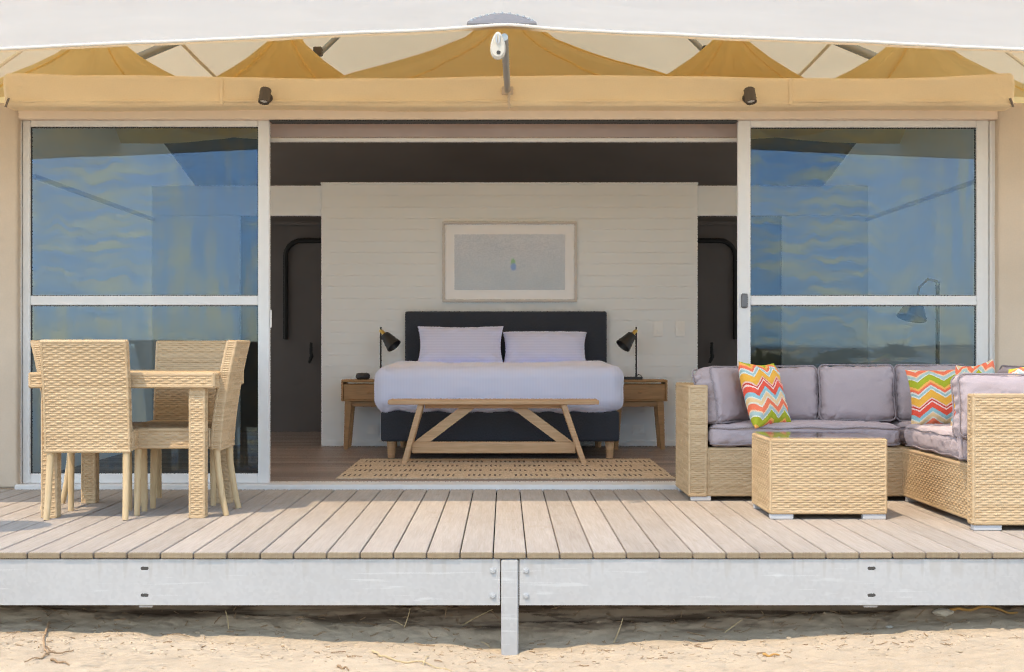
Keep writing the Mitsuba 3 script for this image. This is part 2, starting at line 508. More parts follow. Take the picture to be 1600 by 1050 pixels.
def wicker_box(x0, x1, y0, y1, z0, z1, faces='fblrt', edge=0.009, plain=False, stake=STAKE):
    e = edge * 0.55
    C = lambda x, y, z: (x, y, z)
    ms = []
    L = lambda p, q: float(np.linalg.norm(np.asarray(q) - np.asarray(p)))

    def face(a, b, c, d):
        ms.append(weave(quad_fn(a, b, c, d), L(a, b), L(a, d), plain=plain, stake=stake))
    if 'f' in faces: face(C(x0 + e, y0, z0 + e), C(x1 - e, y0, z0 + e), C(x1 - e, y0, z1 - e), C(x0 + e, y0, z1 - e))
    if 'b' in faces: face(C(x1 - e, y1, z0 + e), C(x0 + e, y1, z0 + e), C(x0 + e, y1, z1 - e), C(x1 - e, y1, z1 - e))
    if 'l' in faces: face(C(x0, y1 - e, z0 + e), C(x0, y0 + e, z0 + e), C(x0, y0 + e, z1 - e), C(x0, y1 - e, z1 - e))
    if 'r' in faces: face(C(x1, y0 + e, z0 + e), C(x1, y1 - e, z0 + e), C(x1, y1 - e, z1 - e), C(x1, y0 + e, z1 - e))
    if 't' in faces: face(C(x0 + e, y0 + e, z1), C(x1 - e, y0 + e, z1), C(x1 - e, y1 - e, z1), C(x0 + e, y1 - e, z1))
    q = edge * 0.62
    X0, X1, Y0, Y1, Z0, Z1 = x0 + q, x1 - q, y0 + q, y1 - q, z0 + q, z1 - q
    segs = [((X0, Y0, z), (X1, Y0, z)) for z in (Z0, Z1)] + [((X0, Y1, z), (X1, Y1, z)) for z in (Z0, Z1)] + [((X0, Y0, z), (X0, Y1, z)) for z in (Z0, Z1)] + \
           [((X1, Y0, z), (X1, Y1, z)) for z in (Z0, Z1)] + [((x, y, Z0), (x, y, Z1)) for x in (X0, X1) for y in (Y0, Y1)]
    for a, b in segs:
        ms.append(wrapped(a, b, edge))
    ms.append(box(x0 + 0.004, x1 - 0.004, y0 + 0.004, y1 - 0.004, z0 + 0.004, z1 - 0.004, 0.002))
    return cat(*ms)


def wrapped(a, b, r, sides=7):
    """A cane edge wrapped with strand."""
    a, b = np.asarray(a, float), np.asarray(b, float)
    L = np.linalg.norm(b - a)
    n = max(2, int(round(L / 0.012))) * 2
    t = np.linspace(0, 1, n + 1)[:, None]
    rr = r * (1 - 0.12 * (np.arange(n + 1) % 2))
    return tube(a + (b - a) * t, rr, sides)


def add(key, mesh, bsdf, smooth=30, to_world=None, uv=None):
    k, i = key, 0
    while k in scene:
        i += 1
        k = f'{key}_{i:03d}'
    d = mikit.ply(mesh, bsdf, smooth=smooth, uv=uv)
    if to_world is not None:
        d['to_world'] = to_world
    scene[k] = d
    return k


def tag(key, label, category=None, group=None, kind=None):
    e = labels.setdefault(key, {})
    if label: e['label'] = label
    if category: e['category'] = category
    if group: e['group'] = group
    if kind: e['kind'] = kind
    return key


# ------------------------------------------------------------------ ground: one sand sheet with the bank under the deck and dunes behind the camera
def sand_height(x, y):
    p = np.stack([x, y, 0 * x], -1)
    # lit front strip: lowest at the post, rising gently to both sides (as the shade line shows)
    side = np.interp(x, [-6, -2.1, -1.1, -0.3, 0.05, 0.55, 1.1, 2.2, 6], [-0.345, -0.345, -0.375, -0.415, -0.435, -0.40, -0.385, -0.33, -0.32])
    h = side + 0.024 * (meshkit.fbm(p * [3.0, 5, 1], 3, 1) - 0.5) + 0.030 * (meshkit.fbm(p * [12, 15, 1], 4, 2) - 0.5) * (y > -3)
    # bank that climbs under the deck, with eroded ledges
    w = 0.10 * (meshkit.fbm(p * [2.2, 1.0, 1], 3, 5) - 0.5) + 0.03 * (meshkit.fbm(p * [15, 9, 1], 3, 6) - 0.5)
    t = np.clip((y + w - 0.14) / 0.60, 0, 1)
    top = -0.16 + 0.03 * (meshkit.fbm(p * [3, 3, 1], 3, 8) - 0.5)
    ledge = t + 0.11 * np.sin(t * 26 + 5 * meshkit.fbm(p * [1.5, 1, 1], 2, 9)) * np.sin(np.pi * t)
    h = h + (top - h) * ledge * (y > 0) + 0.05 * (meshkit.fbm(p * [9, 14, 1], 4, 11) - 0.5) * np.clip(t * 4, 0, 1)
    # the beach and dunes on the camera's side
    s = np.clip((-y - 1.0) / 40.0, 0, None)
    dune = 0.95 * (1 - np.exp(-(s * 1.7) ** 1.5)) * (0.75 + 0.5 * meshkit.fbm(p * [0.05, 0.06, 1], 3, 21)) + 0.7 * np.clip(s, 0, 1) * (meshkit.fbm(p * [0.11, 0.15, 1], 3, 23) - 0.5)
    return h + dune * (y < -1.0)


def axis_steps(dense_lo, dense_hi, step, lo, hi, grow=1.22):
    a = list(np.arange(dense_lo, dense_hi + step / 2, step))
    d = step
    while a[-1] < hi:
        d *= grow
        a.append(a[-1] + d)
    d = step
    while a[0] > lo:
        d *= grow
        a.insert(0, a[0] - d)
    return np.array(a)


gx = axis_steps(-3.2, 3.3, 0.022, -420, 420, 1.16)
gy = axis_steps(-0.70, 0.95, 0.011, -480, 420, 1.12)
GX, GY = np.meshgrid(gx, gy)
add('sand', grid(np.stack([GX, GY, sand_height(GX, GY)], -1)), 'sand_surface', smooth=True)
tag('sand', 'pale sand with an eroded shaded bank under the deck', kind='structure')


def ground_z(x, y):
    return float(sand_height(np.array([float(x)]), np.array([float(y)]))[0])


# ------------------------------------------------------------------ deck
PITCH, X0 = 0.1417, 0.0946
DECK_BACK = 3.14
bi = 0
for k in range(-26, 26):
    a, b = X0 + k * PITCH + 0.0028, X0 + (k + 1) * PITCH - 0.0028
    dy = float(rng.uniform(-0.0025, 0.0025))
    dz = float(rng.uniform(-0.0008, 0.0008))
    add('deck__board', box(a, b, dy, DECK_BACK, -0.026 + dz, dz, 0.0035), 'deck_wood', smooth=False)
add('deck__joist', cat(*[box(-3.6, 3.7, y, y + 0.05, -0.17, -0.028, 0.003) for y in (0.65, 1.3, 1.95, 2.6)]), 'galvanised', smooth=False)
tag('deck', 'raised deck of weathered grey timber boards on a galvanised steel frame above the sand', 'deck')
postx0, postx1 = PX(783, 0.0), PX(810, 0.0)
ZB0, ZB1 = PZ(946, 0.012), -0.029


def channel(x0, x1):
    y0 = 0.013
    web = box(x0, x1, y0, y0 + 0.006, ZB0, ZB1, 0.002)
    return cat(web, box(x0, x1, y0 + 0.006, y0 + 0.07, ZB0 + 0.001, ZB0 + 0.007, 0.002), box(x0, x1, y0 + 0.006, y0 + 0.07, ZB1 - 0.007, ZB1 - 0.001, 0.002))


def slot(px, py, key):
    c = P(px, py, 0.012)
    pts = [(c[0] + 0.010 * sx + 0.007 * math.cos(t), 0.0122 + dy, c[2] + 0.007 * math.sin(t)) for sx in (-1, 1) for t in np.linspace(0, 2 * math.pi, 12) for dy in (0, 0.004)]
    add(key, hull(pts), 'dark_hole', smooth=False)


for key, xa, xb, cx in (('deck__steel_beam', -3.7, postx0 - 0.004, 226), ('deck__steel_beam_001', postx1 + 0.004, 3.75, 1362)):
    add(key, channel(xa, xb), 'galvanised', smooth=False)
    slot(cx, 888, key + '__slot')
    slot(cx, 930, key + '__slot')
    xc = PX(cx, 0.012)
    add(key + '__bracket_tab', box(xc - 0.03, xc + 0.03, 0.03, 0.05, ZB0 - 0.012, ZB0 - 0.001), 'galvanised', smooth=False)
add('deck__post', box(postx0, postx1, 0.003, 0.075, -0.62, -0.030, 0.006), 'galvanised', smooth=False)
for px in (770, 822):
    for py in (892, 931):
        c = P(px, py, 0.010)
        nut = lathe([(0, -0.009), (0.010, -0.008), (0.012, -0.004), (0.012, 0.0), (0.017, 0.0005), (0.017, 0.003), (0, 0.003)], (c[0], 0.0105, c[2]), 6, axis=(0, 1, 0))
        add('deck__bolt', nut, 'bolt_metal', smooth=False)

# ------------------------------------------------------------------ the tent: floor, walls, roof
DY = 3.25                                   # plane of the glass doors
FZ = 0.025
tag('tent', 'tan canvas safari tent with a white fly roof and open sliding glass doors', 'tent')
SILL0, SILL1 = 3.15, 3.42
add('tent__door_sill', box(PX(30, DY), PX(1560, DY), SILL0, SILL1, -0.02, FZ + 0.002, 0.004), 'aluminium', smooth=False)
for k in range(21):
    y = SILL1 + 0.003 + k * 0.19
    cut = [-3.05] + sorted(rng.uniform(-2.4, 2.4, 2).tolist()) + [3.15]
    for a, b in zip(cut[:-1], cut[1:]):
        add('tent__floor__plank', box(a + 0.0012, b - 0.0012, y, y + 0.1876, -0.01, FZ, 0.0015), 'floor_wood', smooth=False)
add('tent__floor__subfloor', box(-3.06, 3.16, SILL1 + 0.01, 9.9, -0.06, -0.012), 'dark_hole', smooth=False)
for k in range(21, 33):
    y = SILL1 + 0.003 + k * 0.19
    add('tent__floor__plank', box(-3.05, 3.15, y, y + 0.1876, -0.01, FZ, 0.0015), 'floor_wood', smooth=False)

# partition wall of painted boards behind the bed
WY = 7.18
wx0, wx1, wtop_ = PX(502, WY), PX(1090, WY), PZ(288, WY)
bh = (wtop_ - FZ) / 23
for k in range(23):
    z = FZ + k * bh
    add('tent__partition_wall__board', box(wx0, wx1, WY, WY + 0.03, z + 0.0002, z + bh - 0.0003, 0.0008), 'wall_paint', smooth=False)
add('tent__partition_wall', box(wx0 + 0.004, wx1 - 0.004, WY + 0.028, WY + 0.10, FZ, wtop_ - 0.004), 'wall_paint', smooth=False)
add('tent__partition_wall__top_trim', box(wx0 - 0.006, wx1 + 0.006, WY - 0.006, WY + 0.11, wtop_, wtop_ + 0.018), 'wall_paint', smooth=False)
add('tent__partition_wall__skirting', box(wx0 + 0.003, wx1 - 0.003, WY - 0.012, WY - 0.001, FZ, FZ + 0.05), 'wall_paint', smooth=False)
HY = WY + 0.05
for (a, b) in ((-3.03, wx0 - 0.006), (wx1 + 0.006, 3.13)):
    add('tent__door_header', box(a, b, HY, HY + 0.05, PZ(337, HY), PZ(290, HY), 0.004), 'wall_paint', smooth=False)
for (a, b) in ((-3.03, PX(375, HY)), (PX(1222, HY), 3.13)):
    add('tent__wing_wall', box(a, b, HY + 0.003, HY + 0.047, FZ, PZ(337, HY) - 0.001, 0.004), 'wall_paint', smooth=False)

# canvas side walls, rear wall, ceiling: blackout rear, unseen front glowing as fill
for sx in (-3.06, 3.16):
    wy, wv = np.meshgrid(np.linspace(3.36, 9.75, 70), np.linspace(0, 1, 24))
    wtop = 2.42 + 0.48 * (1 - np.abs(wy - 6.58) / 3.2) - 0.004
    wxx = sx + 0.018 * np.sin(np.pi * wv) * (meshkit.fbm(np.stack([wy * 1.7, wv * 1.2, 0 * wy], -1), 3, 6) - 0.5) * 2
    add('tent__side_wall', grid(np.stack([wxx, wy, wv * wtop], -1)), 'wall_canvas', smooth=True)
RY = 9.6
ry, rz = np.meshgrid(np.linspace(-3.05, 3.15, 120), np.linspace(0, 2.45, 40))
rip = 0.03 * (meshkit.fbm(np.stack([ry * 2.2, rz * 0.5, 0 * ry], -1), 3, 4) - 0.5)
add('tent__rear_wall', cat(grid(np.stack([ry, RY + rip, rz], -1)), grid(np.stack([ry, RY + 0.03 + rip, rz], -1), flip=True)), 'rear_canvas', smooth=True)


def zip_door(sgn, xa, ya, xb):
    # the black zip that outlines a rounded canvas door in the rear wall
    c0, c1 = P(xa, 530, RY - 0.03), P(xb, 376, RY - 0.03)
    r = 0.16
    pts = [c0, (c0[0], c0[1], c1[2] - r)]
    for t in np.linspace(0, math.pi / 2, 9)[1:]:
        pts.append((c0[0] + sgn * r * (1 - math.cos(t)), c0[1], c1[2] - r + r * math.sin(t)))
    pts.append((c0[0] + sgn * 0.75, c0[1], c1[2]))
    add('tent__rear_wall__zip', tube(np.array([np.asarray(q, float) for q in pts]), 0.024, 8), 'black_trim')


zip_door(1, 446, 0, 502)
zip_door(-1, 1149, 0, 1092)
for px, sg in ((486, -1), (1112, -1)):
    pts = [P(px, 535, RY - 0.06), P(px, 552, RY - 0.06), P(px + 1, 556, RY - 0.06), P(px - 3, 567, RY - 0.06)]
    add('tent__rear_wall__zip_pull', tube(pts, [0.014, 0.016, 0.02, 0.012], 7), 'black_trim')
add('tent__rear_wall__band', box(-3.04, 3.14, RY - 0.05, RY - 0.03, PZ(352, RY), PZ(346, RY)), 'rear_canvas', smooth=False)
for name, ya, yb, bs in (('tent__ceiling', 3.42, 6.58, 'ceiling_glow_canvas'), ('tent__ceiling', 6.58, 9.75, 'blackout')):
    cy, cx_ = np.meshgrid(np.linspace(ya, yb, 40), np.linspace(-3.06, 3.16, 60), indexing='ij')
    cz = 2.42 + 0.48 * (1 - np.abs(cy - 6.58) / 3.17) - 0.02 * np.sin((cx_ + 3.06) / 6.22 * np.pi * 4) ** 2 * np.sin((cy - ya) / (yb - ya) * np.pi)
    add(name, grid(np.stack([cx_, cy, cz], -1)), bs, smooth=True)

# front frame: posts, head beam, canvas-wrapped fascia
HB, HT = PZ(187, 3.22), PZ(167, 3.22)
add('tent__head_beam', box(PX(29, 3.2), PX(1560, 3.2), 3.19, 3.34, HB, HT, 0.004), 'aluminium_beige', smooth=False)
add('tent__head_track', box(PX(422, 3.25), PX(1152, 3.25), 3.23, 3.33, HB - 0.012, HB - 0.0015, 0.002), 'gasket', smooth=False)
for a, b in ((-14, 28), (1559, 1616)):
    x0, x1 = PX(a, 3.18), PX(b, 3.18)
    m = rbox(x1 - x0, 0.14, HT + 0.02, 0.02, (4, 4, 60), 3)
    m = rough_up(m, 0.004, (5, 5, 2.2), 3)
    add('tent__corner_post', xf(m, ((x0 + x1) / 2, 3.25, (HT + 0.02) / 2)), 'post_tan', smooth=50)
FA0, FA1 = PX(4, 3.02), PX(1586, 3.02)
fh0, fh1 = PZ(167, 3.02), PZ(119, 3.02)
m = rbox(FA1 - FA0, 0.30, fh1 - fh0, 0.028, (260, 8, 10), 4)
v = np.array(m.vertices)
sag = 0.010 * (meshkit.fbm(np.stack([v[:, 0] * 1.6, v[:, 2] * 4, v[:, 1]], -1), 3, 2) - 0.5)
front = np.clip((0.02 - v[:, 1]) / 0.15, 0, 1)
v[:, 1] += front * (sag * 3.2 + 0.008 * np.sin(v[:, 0] * 9) * np.sin(v[:, 2] * 14))
v[:, 2] += np.where(v[:, 2] > 0, 0.010 * np.sin(v[:, 0] * 2.1 + 0.5) + 0.020 * np.clip(np.abs(v[:, 0]) - 2.6, 0, 1) / 0.5, 0.006 * np.sin(v[:, 0] * 3.3) * (meshkit.noise(np.stack([v[:, 0] * 2, 0 * v[:, 0], 0 * v[:, 0]], -1), 3)))
end = np.clip((np.abs(v[:, 0]) - 2.85) / 0.3, 0, 1)
v[:, 1] += front * end * 0.014 * np.sin(v[:, 0] * 42 + v[:, 2] * 38)
add('tent__fascia', xf(TM(v, m.faces), ((FA0 + FA1) / 2, 3.17, (fh0 + fh1) / 2)), 'canvas_tan', smooth=60)
add('tent__fascia__hem', tube(np.stack([np.linspace(FA0 + 0.05, FA1 - 0.05, 60), 0 * np.linspace(0, 1, 60) + 3.018, 0 * np.linspace(0, 1, 60) + fh0 + 0.034], -1), 0.007, 6), 'canvas_tan', smooth=50)
for px in (345, 1236):
    xx = PX(px, 3.0)
    add('tent__fascia__seam', cat(box(xx - 0.012, xx + 0.012, 3.009, 3.03, fh0 + 0.012, fh1 - 0.012, 0.003)), 'canvas_tan', smooth=False)
for px, s in ((14, 1), (1578, -1)):
    xx = PX(px, 3.0)
    add('tent__fascia__strap', tube([(xx, 3.0, fh0 + 0.05), (xx - 0.012 * s, 2.998, fh0 + 0.02), (xx - 0.02 * s, 3.0, fh0 - 0.004)], 0.007, 6), 'blackout')


# ------------------------------------------------------------------ sliding doors
def sliding_door(key, pxs, y, handle):
    (o0, i0, i1, o1), (t0, t1, m0, m1, b0, b1) = pxs
    xo0, xi0, xi1, xo1 = (PX(q, y) for q in (o0, i0, i1, o1))
    zt0, zt1, zm0, zm1, zb0, zb1 = (PZ(q, y) for q in (t0, t1, m0, m1, b0, b1))
    dp = 0.045
    add(key + '__stile', box(xo0, xi0, y, y + dp, zb1, zt0, 0.004), 'aluminium', smooth=False)
    add(key + '__stile', box(xi1, xo1, y, y + dp, zb1, zt0, 0.004), 'aluminium', smooth=False)
    add(key + '__top_rail', box(xi0 + 0.0005, xi1 - 0.0005, y + 0.001, y + dp, zt1, zt0, 0.004), 'aluminium', smooth=False)
    add(key + '__mid_rail', box(xi0 + 0.0005, xi1 - 0.0005, y + 0.001, y + dp, zm1, zm0, 0.004), 'aluminium', smooth=False)
    add(key + '__bottom_rail', box(xi0 + 0.0005, xi1 - 0.0005, y + 0.001, y + dp, zb1, zb0, 0.004), 'aluminium', smooth=False)
    for za, zb in ((zm0, zt1), (zb0, zm1)):
        g = 0.0045
        add(key + '__gasket', cat(box(xi0, xi0 + g, y + 0.018, y + 0.04, za, zb), box(xi1 - g, xi1, y + 0.018, y + 0.04, za, zb),
                                  box(xi0 + g, xi1 - g, y + 0.018, y + 0.04, zb - g, zb), box(xi0 + g, xi1 - g, y + 0.018, y + 0.04, za, za + g)), 'gasket', smooth=False)
        gx_, gz_ = np.meshgrid(np.linspace(xi0 + 0.004, xi1 - 0.004, 60), np.linspace(za + 0.004, zb - 0.004, 50))
        bow = 0.00035 * (meshkit.fbm(np.stack([gx_ * 2.4, gz_ * 2.4, 0 * gx_], -1), 2, 5) - 0.5)
        add(key + '__pane', grid(np.stack([gx_, y + 0.026 + bow, gz_], -1)), 'glass', smooth=True)
    if handle:
        c = P(1163, 470, y - 0.004)
        m = rbox(0.042, 0.03, 0.092, 0.014, (3, 3, 5), 4)
        add(key + '__handle', xf(m, (c[0], y - 0.008, c[2])), 'handle_grey', smooth=60)


sliding_door('tent__sliding_door', ((35, 47, 403, 421), (188, 198, 462, 477, 740, 755)), DY, False)
sliding_door('tent__sliding_door_001', ((1153, 1173, 1526, 1545), (188, 199, 462, 477, 740, 755)), DY, True)
tag('tent__sliding_door_001', None)
labels.pop('tent__sliding_door_001')
add('tent__jamb', box(PX(1546, DY), PX(1558, DY), 3.24, 3.36, FZ + 0.003, HB - 0.002), 'aluminium', smooth=False)
add('tent__jamb', box(PX(29, DY), PX(34, DY), 3.24, 3.36, FZ + 0.003, HB - 0.002), 'aluminium', smooth=False)
# lock striker on the left leaf's edge
add('tent__sliding_door__striker', box(PX(421.5, DY), PX(424, DY), DY + 0.005, DY + 0.03, PZ(512, DY), PZ(484, DY)), 'aluminium', smooth=False)
# roller blind pulled up under the head
BY = 3.46
add('tent__roller_blind', box(PX(415, BY), PX(1160, BY), BY, BY + 0.012, PZ(215, BY), 2.40), 'blind_cloth', smooth=False)
add('tent__roller_blind__bottom_bar', box(PX(415, BY), PX(1160, BY), BY - 0.006, BY + 0.016, PZ(222, BY), PZ(215.5, BY), 0.004), 'aluminium', smooth=False)

# ------------------------------------------------------------------ roof: fly sheet, its lining, pulled-up canvas peaks, poles
EY, RIDY, RIDZ, REARY = 1.10, 6.6, 4.40, 12.1


def edge_z(x):
    c = PX(790, EY)
    return 2.452 - 0.043 * np.abs(x - c) - 0.012 * np.exp(-((x - c) / 0.5) ** 2) * 0 + 0.010 * np.exp(-((x - c) / 0.22) ** 2)


def fly_z(x, y):
    e = edge_z(x)
    t = np.clip((y - EY) / (RIDY - EY), 0, 1)
    tr = np.clip((y - RIDY) / (REARY - RIDY), 0, 1)
    z = e + (RIDZ - e) * t
    z = np.where(y > RIDY, RIDZ + (e - RIDZ) * tr, z)
    sagy = 0.05 * np.sin(np.pi * t) + 0.05 * np.sin(np.pi * tr)
    p = np.stack([x * 1.1, y * 0.5 + 0.15 * x, 0 * x], -1)
    wr = 0.016 * (meshkit.fbm(p * 2.2, 3, 12) - 0.5)
    q = np.stack([x * 3.2 + y * 2.6, y * 3.0 - x * 0.9, 0 * x], -1)
    wr = wr + 0.020 * (meshkit.fbm(q, 3, 31) - 0.5) * np.clip(1.4 - np.abs(x) / 4.5, 0.3, 1) * np.clip((y - EY) * 6, 0, 1)
    return z - sagy + wr


fx, fy = np.meshgrid(np.linspace(-5.15, 5.25, 320), np.concatenate([np.linspace(EY, 2.6, 60)[:-1], np.linspace(2.6, RIDY, 60), np.linspace(RIDY, REARY, 70)[1:]]))
fz = fly_z(fx, fy)
add('tent__fly', grid(np.stack([fx, fy, fz], -1)), 'fly_white', smooth=True)
mask_y = fy[2:-2]
add('tent__fly_lining', grid(np.stack([fx, fy, fz - 0.03], -1)[2:-2]), 'fly_lining', smooth=True)
hx = np.linspace(-5.15, 5.25, 160)
add('tent__fly__hem', tube(np.stack([hx, 0 * hx + EY, fly_z(hx, 0 * hx + EY) - 0.004], -1), 0.008, 8), 'hem_white')
# reinforcement plate with stitched rivets at the edge's centre
cxp = PX(784, EY)
plate = []
for k in range(13):
    a = math.pi * k / 12
    for rr in (1.0,):
        x = cxp + 0.172 * math.cos(a)
        y = EY + 0.004 + 0.30 * math.sin(a)
        plate.append((x, y))
pts = np.array(plate)
pz = fly_z(pts[:, 0], pts[:, 1])
top = np.stack([pts[:, 0], pts[:, 1], pz + 0.016], -1)
cen = np.array([cxp, EY + 0.1, float(fly_z(np.array([cxp]), np.array([EY + 0.1]))[0]) + 0.018])
vv = np.vstack([top, top - [0, 0, 0.010], [cen], [cen - [0, 0, 0.010]]])
n = len(top)
ff = [[n * 2, i, (i + 1) % n] for i in range(n)] + [[n * 2 + 1, n + (i + 1) % n, n + i] for i in range(n)]
for i in range(n):
    j = (i + 1) % n
    ff += [[i, n + i, n + j], [i, n + j, j]]
add('tent__fly_plate', TM(vv, ff), 'plate_grey', smooth=30)
for k in range(1, 12):
    a = math.pi * k / 12
    x, y = cxp + 0.155 * math.cos(a), EY + 0.01 + 0.275 * math.sin(a)
    z = float(fly_z(np.array([x]), np.array([y]))[0]) + 0.018
    add('tent__fly_plate__rivet', lathe([(0, 0.007), (0.005, 0.006), (0.007, 0.002), (0.007, -0.003)], (x, y, z), 8), 'pole_metal')
# drop-shaped tension fitting and the strut that runs back to the beam
c = P(778, 73, EY - 0.02)
w, h0, h1 = 0.044, PZ(52, EY), PZ(95, EY)
ring = []
for t in np.linspace(0, 2 * math.pi, 28, endpoint=False):
    s = 0.5 - 0.5 * math.cos(t)
    ring.append((c[0] + w * math.sin(t) * (0.62 + 0.42 * s), h0 + (h1 - h0) * s))
ring = np.array(ring)
cc = ring.mean(0)
inner = cc + (ring - cc) * 0.82
v = np.concatenate([np.stack([inner[:, 0], 0 * inner[:, 0] + EY - 0.052, inner[:, 1]], -1), np.stack([ring[:, 0], 0 * ring[:, 0] + EY - 0.042, ring[:, 1]], -1),
                    np.stack([ring[:, 0], 0 * ring[:, 0] + EY - 0.022, ring[:, 1]], -1)])
add('tent__tension_fitting', hull(v), 'white_plastic', smooth=30)
q = P(779, 82, EY - 0.052)
add('tent__tension_fitting__hole', lathe([(0, 0), (0.010, 0.0), (0.010, 0.006), (0, 0.006)], (q[0], EY - 0.0545, q[2]), 14, axis=(0, 1, 0)), 'dark_hole', smooth=False)
q = P(778, 64, EY - 0.052)
add('tent__tension_fitting__loop', tube([(q[0] - 0.008, EY - 0.056, q[2] + 0.03), (q[0] - 0.007, EY - 0.060, q[2] - 0.005), (q[0], EY - 0.061, q[2] - 0.016), (q[0] + 0.007, EY - 0.060, q[2] - 0.005), (q[0] + 0.008, EY - 0.056, q[2] + 0.03)], 0.0035, 6), 'bolt_metal')
a_, b_ = P(788, 58, EY + 0.02), P(793, 140, 2.99)
add('tent__strut', tube([a_, a_ + (b_ - a_) * 0.5, b_], 0.019, 12), 'pole_metal', smooth=40)
add('tent__strut__bracket', cat(box(b_[0] - 0.035, b_[0] + 0.035, 2.985, 3.0, b_[2] - 0.03, b_[2] + 0.02), tube([(b_[0] + 0.012, 2.98, b_[2] - 0.02), (b_[0] + 0.008, 2.975, b_[2] - 0.06), (b_[0] + 0.010, 2.985, b_[2] - 0.115)], 0.008, 7)), 'post_tan', smooth=40)


def peak(px, profile, y, ysc, tilt=0.0, top=None):
    """A canvas peak pulled up to the fly: a concave cone of fabric."""
    X = PX(px, y)
    pr = np.array(profile)
    zz = np.interp(np.linspace(0, 1, 40), np.linspace(0, 1, len(pr)), pr[:, 0])
    rr = np.interp(zz, pr[:, 0], pr[:, 1])
    ang = np.linspace(0, 2 * np.pi, 150, endpoint=False)
    A, Z = np.meshgrid(ang, zz)
    R = rr[:, None] * (1 + (0.05 * np.sin(A * 7 + px) + 0.035 * np.sin(A * 12 + 2 + px * 0.3) + 0.014 * np.sin(A * 25 + px)) * np.clip((Z - 2.55) * 4, 0.2, 1))
    v = np.stack([X + R * np.cos(A) + tilt * (Z - 2.7), y + ysc * R * np.sin(A), Z], -1)
    return grid(v, closed_u=True)


OP = [(2.50, 1.15), (2.62, 0.92), (2.75, 0.68), (2.84, 0.50), (2.95, 0.32), (3.06, 0.185), (3.2, 0.10), (3.4, 0.04), (3.6, 0.02)]
IP = [(2.50, 0.95), (2.62, 0.74), (2.75, 0.56), (2.84, 0.42), (2.95, 0.27), (3.08, 0.125), (3.2, 0.08), (3.4, 0.04), (3.6, 0.02)]
CP = [(2.46, 2.1), (2.56, 1.65), (2.66, 1.26), (2.72, 1.08), (2.79, 0.83), (2.88, 0.56), (2.99, 0.30), (3.1, 0.17), (3.25, 0.08), (3.4, 0.03)]
for px, prof in ((155, OP), (446, IP), (1140, IP), (1430, OP)):
    add('tent__roof_peak', peak(px, prof, 4.95, 1.1), 'inner_canvas', smooth=True)
add('tent__roof_peak', peak(794, CP, 4.35, 0.62), 'inner_canvas', smooth=True)


def peak_seam(px, profile, y, ysc, ang):
    X = PX(px, y)
    pr = np.array(profile)
    zz = np.linspace(2.52, 3.2, 26)
    rr = np.interp(zz, pr[:, 0], pr[:, 1]) * 1.012 + 0.004
    a = math.radians(ang)
    add('tent__roof_peak__seam', tube(np.stack([X + rr * math.cos(a), y + ysc * rr * math.sin(a), zz], -1), 0.007, 6), 'inner_canvas', smooth=50)


for px, prof in ((155, OP), (446, IP), (1140, IP), (1430, OP)):
    for ang in (-118, -62):
        peak_seam(px, prof, 4.95, 1.1, ang)
for ang in (-150, -112, -68, -30):
    peak_seam(794, CP, 4.35, 0.62, ang)
for sx, side in ((-3.06, 1), (3.16, -1)):
    add('tent__side_rail', box(sx + side * 0.03, sx + side * 0.055, 3.6, 9.4, 1.955, 1.985), 'aluminium', smooth=False)


def on_fly(px, py, lift):
    """The point of the fly's rear slope where the line of sight through a pixel meets it."""
    d = np.linspace(14, 20, 3000)
    X, Z = (px - VX) / F * d, CAM_Z - (py - VY) / F * d
    zf = fly_z(X, d + CAM_Y) - 0.03
    i = int(np.argmax(Z > zf))
    return np.array([X[i], d[i] + CAM_Y, zf[i] - lift])


for a, b in (((262, 45), (352, 135)), ((1318, 45), (1232, 135)), ((60, 60), (-40, 130)), ((1545, 60), (1640, 130))):
    p0, p1 = on_fly(*a, 0.004), on_fly(*b, 0.004)
    s = np.linspace(0, 1, 20)[:, None]
    pp = p0 + (p1 - p0) * s
    pp[:, 2] = fly_z(pp[:, 0], pp[:, 1]) - 0.035
    add('tent__fly_lining__seam', tube(pp, 0.016, 6), 'canvas_tan')
for a, b, r in (((196, 98), (300, 55), 0.035), ((1388, 98), (1285, 55), 0.035), ((497, 86), (545, 40), 0.022), ((1104, 84), (1060, 40), 0.022)):
    add('tent__roof_pole', tube([P(*a, 6.2), (P(*a, 6.2) + P(*b, 6.2)) / 2, P(*b, 6.2)], r, 10), 'pole_metal', smooth=40)
    if r < 0.03:
        q0 = P(*a, 6.15)
        add('tent__roof_pole__clamp', box(q0[0] - 0.035, q0[0] + 0.035, 6.1, 6.2, q0[2] - 0.005, q0[2] + 0.06, 0.008), 'brown_metal', smooth=False)

